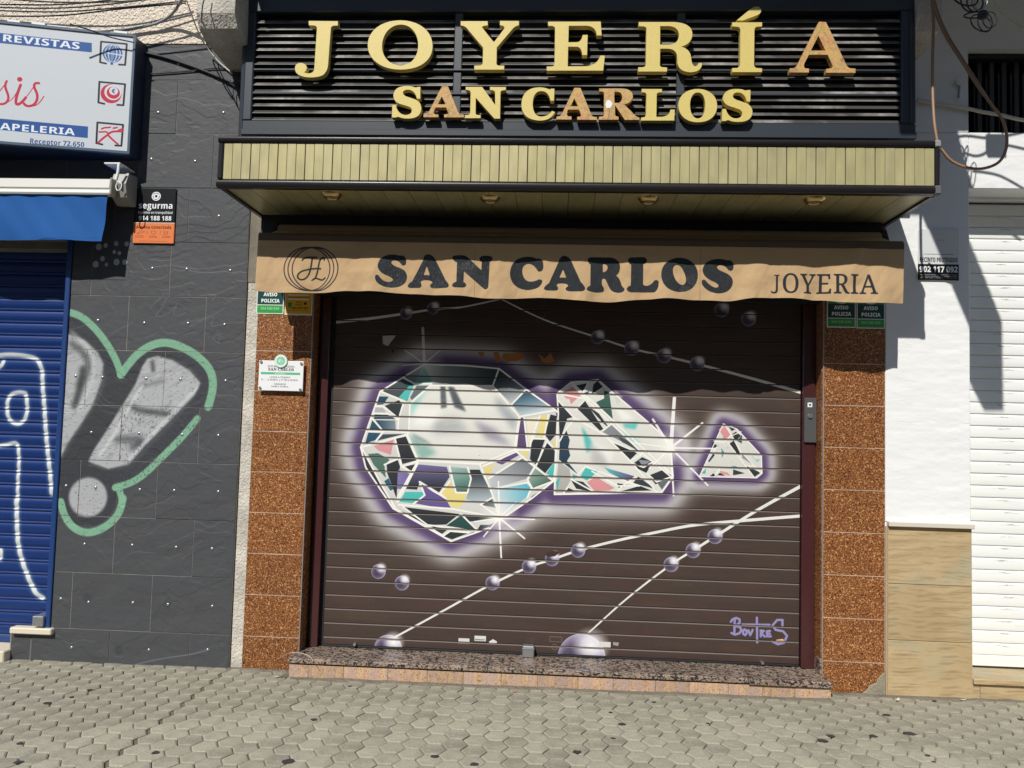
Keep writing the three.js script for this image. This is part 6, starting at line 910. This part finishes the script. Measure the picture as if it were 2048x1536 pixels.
for (const [a, b, c, z] of [[-6, 3, -8, 0.10], [14, 6, -14, 0.14], [20, 15, 2, 0.09], [32, 18, 6, 0.16], [8, -2, -20, 0.2], [-20, -14, -12, 0.25]]) cable('overhead wire strung along the stucco wall', [[-40, a, z], [120, (a + b) / 2 + 6, z], [240, b, z], [372, c, z - 0.03]], 0.0045, M.cableDark, 50, 'overhead wires along the stucco wall');
cable('paired brown cable hanging in a wide loop beside the canopy', [[1858, -20, 0.4], [1872, 28, 0.42], [1893, 75, 0.44], [1925, 125, 0.46], [1955, 172, 0.48], [1985, 212, 0.5], [2004, 238, 0.5], [2013, 270, 0.5], [2012, 298, 0.5], [1998, 324, 0.5], [1965, 337, 0.5], [1930, 334, 0.5], [1902, 321, 0.5], [1882, 298, 0.5]], 0.0078, M.cableBrown, 120);
cable('brown cable hanging straight down to the canopy corner', [[1862, -20, 0.4], [1867, 40, 0.42], [1866, 90, 0.45], [1865, 150, 0.5], [1866, 205, 0.54], [1869, 250, 0.57], [1875, 287, 0.58]], 0.008, M.cableBrown, 60);
cable('second strand of the brown hanging loop beside the barred window', [[1864, -20, 0.4], [1877, 26, 0.42], [1898, 73, 0.44], [1929, 122, 0.46], [1958, 168, 0.48], [1976, 196, 0.49]], 0.004, M.cableBrown, 60);
cable('old painted pipe running along the wall below the barred window', [[1834, 200, 0.02], [1870, 206, 0.02], [1930, 216, 0.02], [1965, 224, 0.02], [2000, 230, 0.02], [2040, 239, 0.02], [2110, 246, 0.02]], 0.011, M.cableWhite);
cable('white cable sweeping down past the barred window', [[1972, -20, 0.2], [1988, 4, 0.18], [2006, 28, 0.15], [2030, 48, 0.12], [2080, 70, 0.1]], 0.006, M.cableWhite);
{
  const c = onZ(1955, 28, 0.62), t = thing('cable_coil', 'bundle of coiled cables hanging above the barred window', 'cable', c.toArray());
  const loop = (px, py, rx, ry, z, r, mat, tilt) => { const pts = []; for (let k = 0; k < 12; k++) { const a = k / 12 * 6.2832; const x = rx * Math.cos(a), y = ry * Math.sin(a); const p = onZ(px + x * Math.cos(tilt) - y * Math.sin(tilt), py + x * Math.sin(tilt) + y * Math.cos(tilt), z + 0.03 * Math.sin(a * 2)); pts.push(p); } part(t, 'loop', tube(pts, r, 50, 6, true), mat); };
  loop(1944, 4, 22, 20, 0.6, 0.004, M.cableDark, 0.2); loop(1950, 6, 16, 18, 0.62, 0.004, M.cableDark, -0.3); loop(1958, 4, 14, 17, 0.63, 0.0035, M.cableGrey, 0.1); loop(1962, 2, 12, 18, 0.6, 0.004, M.cableWhite, 0.4); loop(1930, -4, 26, 14, 0.58, 0.0045, M.cableDark, 0.3); loop(1962, 46, 22, 15, 0.6, 0.0035, M.cableDark, 0.5); loop(1970, 44, 14, 20, 0.64, 0.003, M.cableDark, -0.2); loop(1950, 30, 22, 6, 0.6, 0.004, M.cableDark, -0.1); loop(1980, 40, 14, 16, 0.6, 0.003, M.cableDark, 0.1);
  part(t, 'knot', new THREE.IcosahedronGeometry(0.026, 1).translate(...onZ(1966, 30, 0.62).toArray()), M.cableDark);
  const bx = onZ(1992, 292, 0).add(V3(-0.335, 1.04, 1).multiplyScalar(0.75)), jb = thing('junction_box', 'grey cable junction box hung beside the coiled cables, above the picture', 'junction box', bx.toArray());
  part(jb, 'case', block(bx.x - 0.055, bx.x + 0.055, bx.y - 0.058, bx.y + 0.058, bx.z - 0.02, bx.z + 0.02, 0.006), M.cableGrey); for (const s of [-1, 1]) part(jb, 'hook', tube([V3(bx.x + s * 0.03, bx.y + 0.055, bx.z), V3(bx.x + s * 0.045, bx.y + 0.1, bx.z), V3(bx.x + s * 0.02, bx.y + 0.18, bx.z)], 0.005, 16, 6), M.cableDark);
  const up = (a, b, label) => { const S = V3(-0.335, 1.04, 1), p = a.map(([x, y]) => onZ(x, y, 0).addScaledVector(S, b)), t2 = thing('cable', label, 'cable', p[0].toArray()); part(t2, 'strand', tube(p, 0.007, 40, 6), M.cableDark); };
  up([[1930, 306], [1950, 312], [1968, 308], [1990, 290], [2060, 300]], 0.72, 'black cable strung from the coil to the junction box'); up([[1945, 342], [1970, 345], [2000, 352], [2060, 385]], 0.8, 'black cable sagging above the barred window'); up([[1880, 280], [1930, 272], [1980, 276], [2060, 262]], 0.7, 'black cable strung level above the barred window');
  const m = onZ(1920, 175, 0.01), fx = thing('wall_fixing', 'broken white cable fixing on the wall beside the barred window', 'fixing', m.toArray()); part(fx, 'boss', facing(disc(0.024, 0.02, 14)).translate(onZ(1919, 165, 0.01).x, onZ(1919, 165, 0.01).y, 0.01), M.white); part(fx, 'stub', tube([[1919, 172, 0.015], [1918, 182, 0.02], [1917, 196, 0.015]].map((q) => onZ(...q)), 0.006, 10, 6), M.cableGrey);
}
// ---- mortar run along the foot of the fronts
{
  const strip = (x0, x1, z0, label) => { const t = thing('mortar_fillet', label, 'mortar', [x0, groundAt(x0), z0]), pos = [], n = Math.ceil((x1 - x0) / 0.03); let a = null; for (let k = 0; k <= n; k++) { const x = x0 + (x1 - x0) * k / n, y = groundAt(x), w = 0.035 + 0.035 * fbm(x * 9 + 4, z0 * 5, 3), h = 0.001 + 0.009 * fbm(x * 13, 7, 2), b = [[x, y + h, z0], [x, y + h * 0.8, z0 + w * 0.5], [x, y - 0.006, z0 + w]]; if (a) for (let i = 0; i < 2; i++) pos.push(...a[i], ...a[i + 1], ...b[i + 1], ...a[i], ...b[i + 1], ...b[i]); a = b; } part(t, 'fillet', metreUV(fromTriangles(pos)), M.mortar); };
  strip(1.60, 3.4, 0.004, 'rough grey mortar strip at the foot of the sandstone tiles'); strip(-1.93, -1.53, -0.012, 'rough grey mortar strip at the foot of the brown pilaster beside the slate'); strip(-1.5, 1.585, 0.122, 'rough grey mortar line under the stone riser of the doorstep');
}
// ---- litter
{
  const leaf = (px, py, s, col, label, turn) => { const p = onY(px, py, 0.02), y = groundAt(p.x) + 0.004, sh = new THREE.Shape(); sh.moveTo(-s, 0); sh.quadraticCurveTo(-s * 0.2, s * 0.7, s, 0.1 * s); sh.quadraticCurveTo(0, -s * 0.5, -s, 0); const g = new THREE.ExtrudeGeometry(sh, { depth: 0.002, bevelEnabled: false, curveSegments: 8 }); g.rotateX(-Math.PI / 2); const q = g.attributes.position; for (let i = 0; i < q.count; i++) q.setY(i, q.getY(i) + 0.25 * s * (q.getX(i) / s) ** 2 + 0.12 * s); g.computeVertexNormals(); g.rotateY(turn); const t = thing('litter', label, 'litter', [p.x, y, p.z]); mesh('scrap', g, std({ color: col, roughness: 0.8, side: THREE.DoubleSide }), t); };
  leaf(859, 1364, 0.02, lin(0.62, 0.25, 0.05), 'orange dry leaf at the foot of the step', 0.7); leaf(1029, 1384, 0.017, lin(0.42, 0.2, 0.12), 'small brown curled leaf on the pavers before the step', 0.2); leaf(1796, 1405, 0.026, lin(0.72, 0.64, 0.52), 'pale torn scrap lying before the sandstone tiles', 0.9); leaf(555, 1353, 0.022, lin(0.66, 0.63, 0.6), 'white paper scrap at the left end of the step', 1.2); leaf(1927, 1405, 0.018, lin(0.55, 0.53, 0.47), 'pale ring-like scrap on the pavers near the threshold', 0.1);
  const p = onY(566, 1350, 0.02), t = thing('stone', 'grey pebble in the corner beside the step', 'stone', [p.x, groundAt(p.x), p.z]); const g = new THREE.IcosahedronGeometry(0.03, 2), q = g.attributes.position; for (let i = 0; i < q.count; i++) { const v = V3(q.getX(i), q.getY(i), q.getZ(i)), f = 0.8 + 0.5 * fbm(v.x * 60 + 9, v.y * 60 + v.z * 40, 2); q.setXYZ(i, v.x * f * 1.3, v.y * f * 0.7 + 0.014, v.z * f); } g.computeVertexNormals(); mesh('pebble', g, M.cement, t);
}
renderer.render(scene, camera);
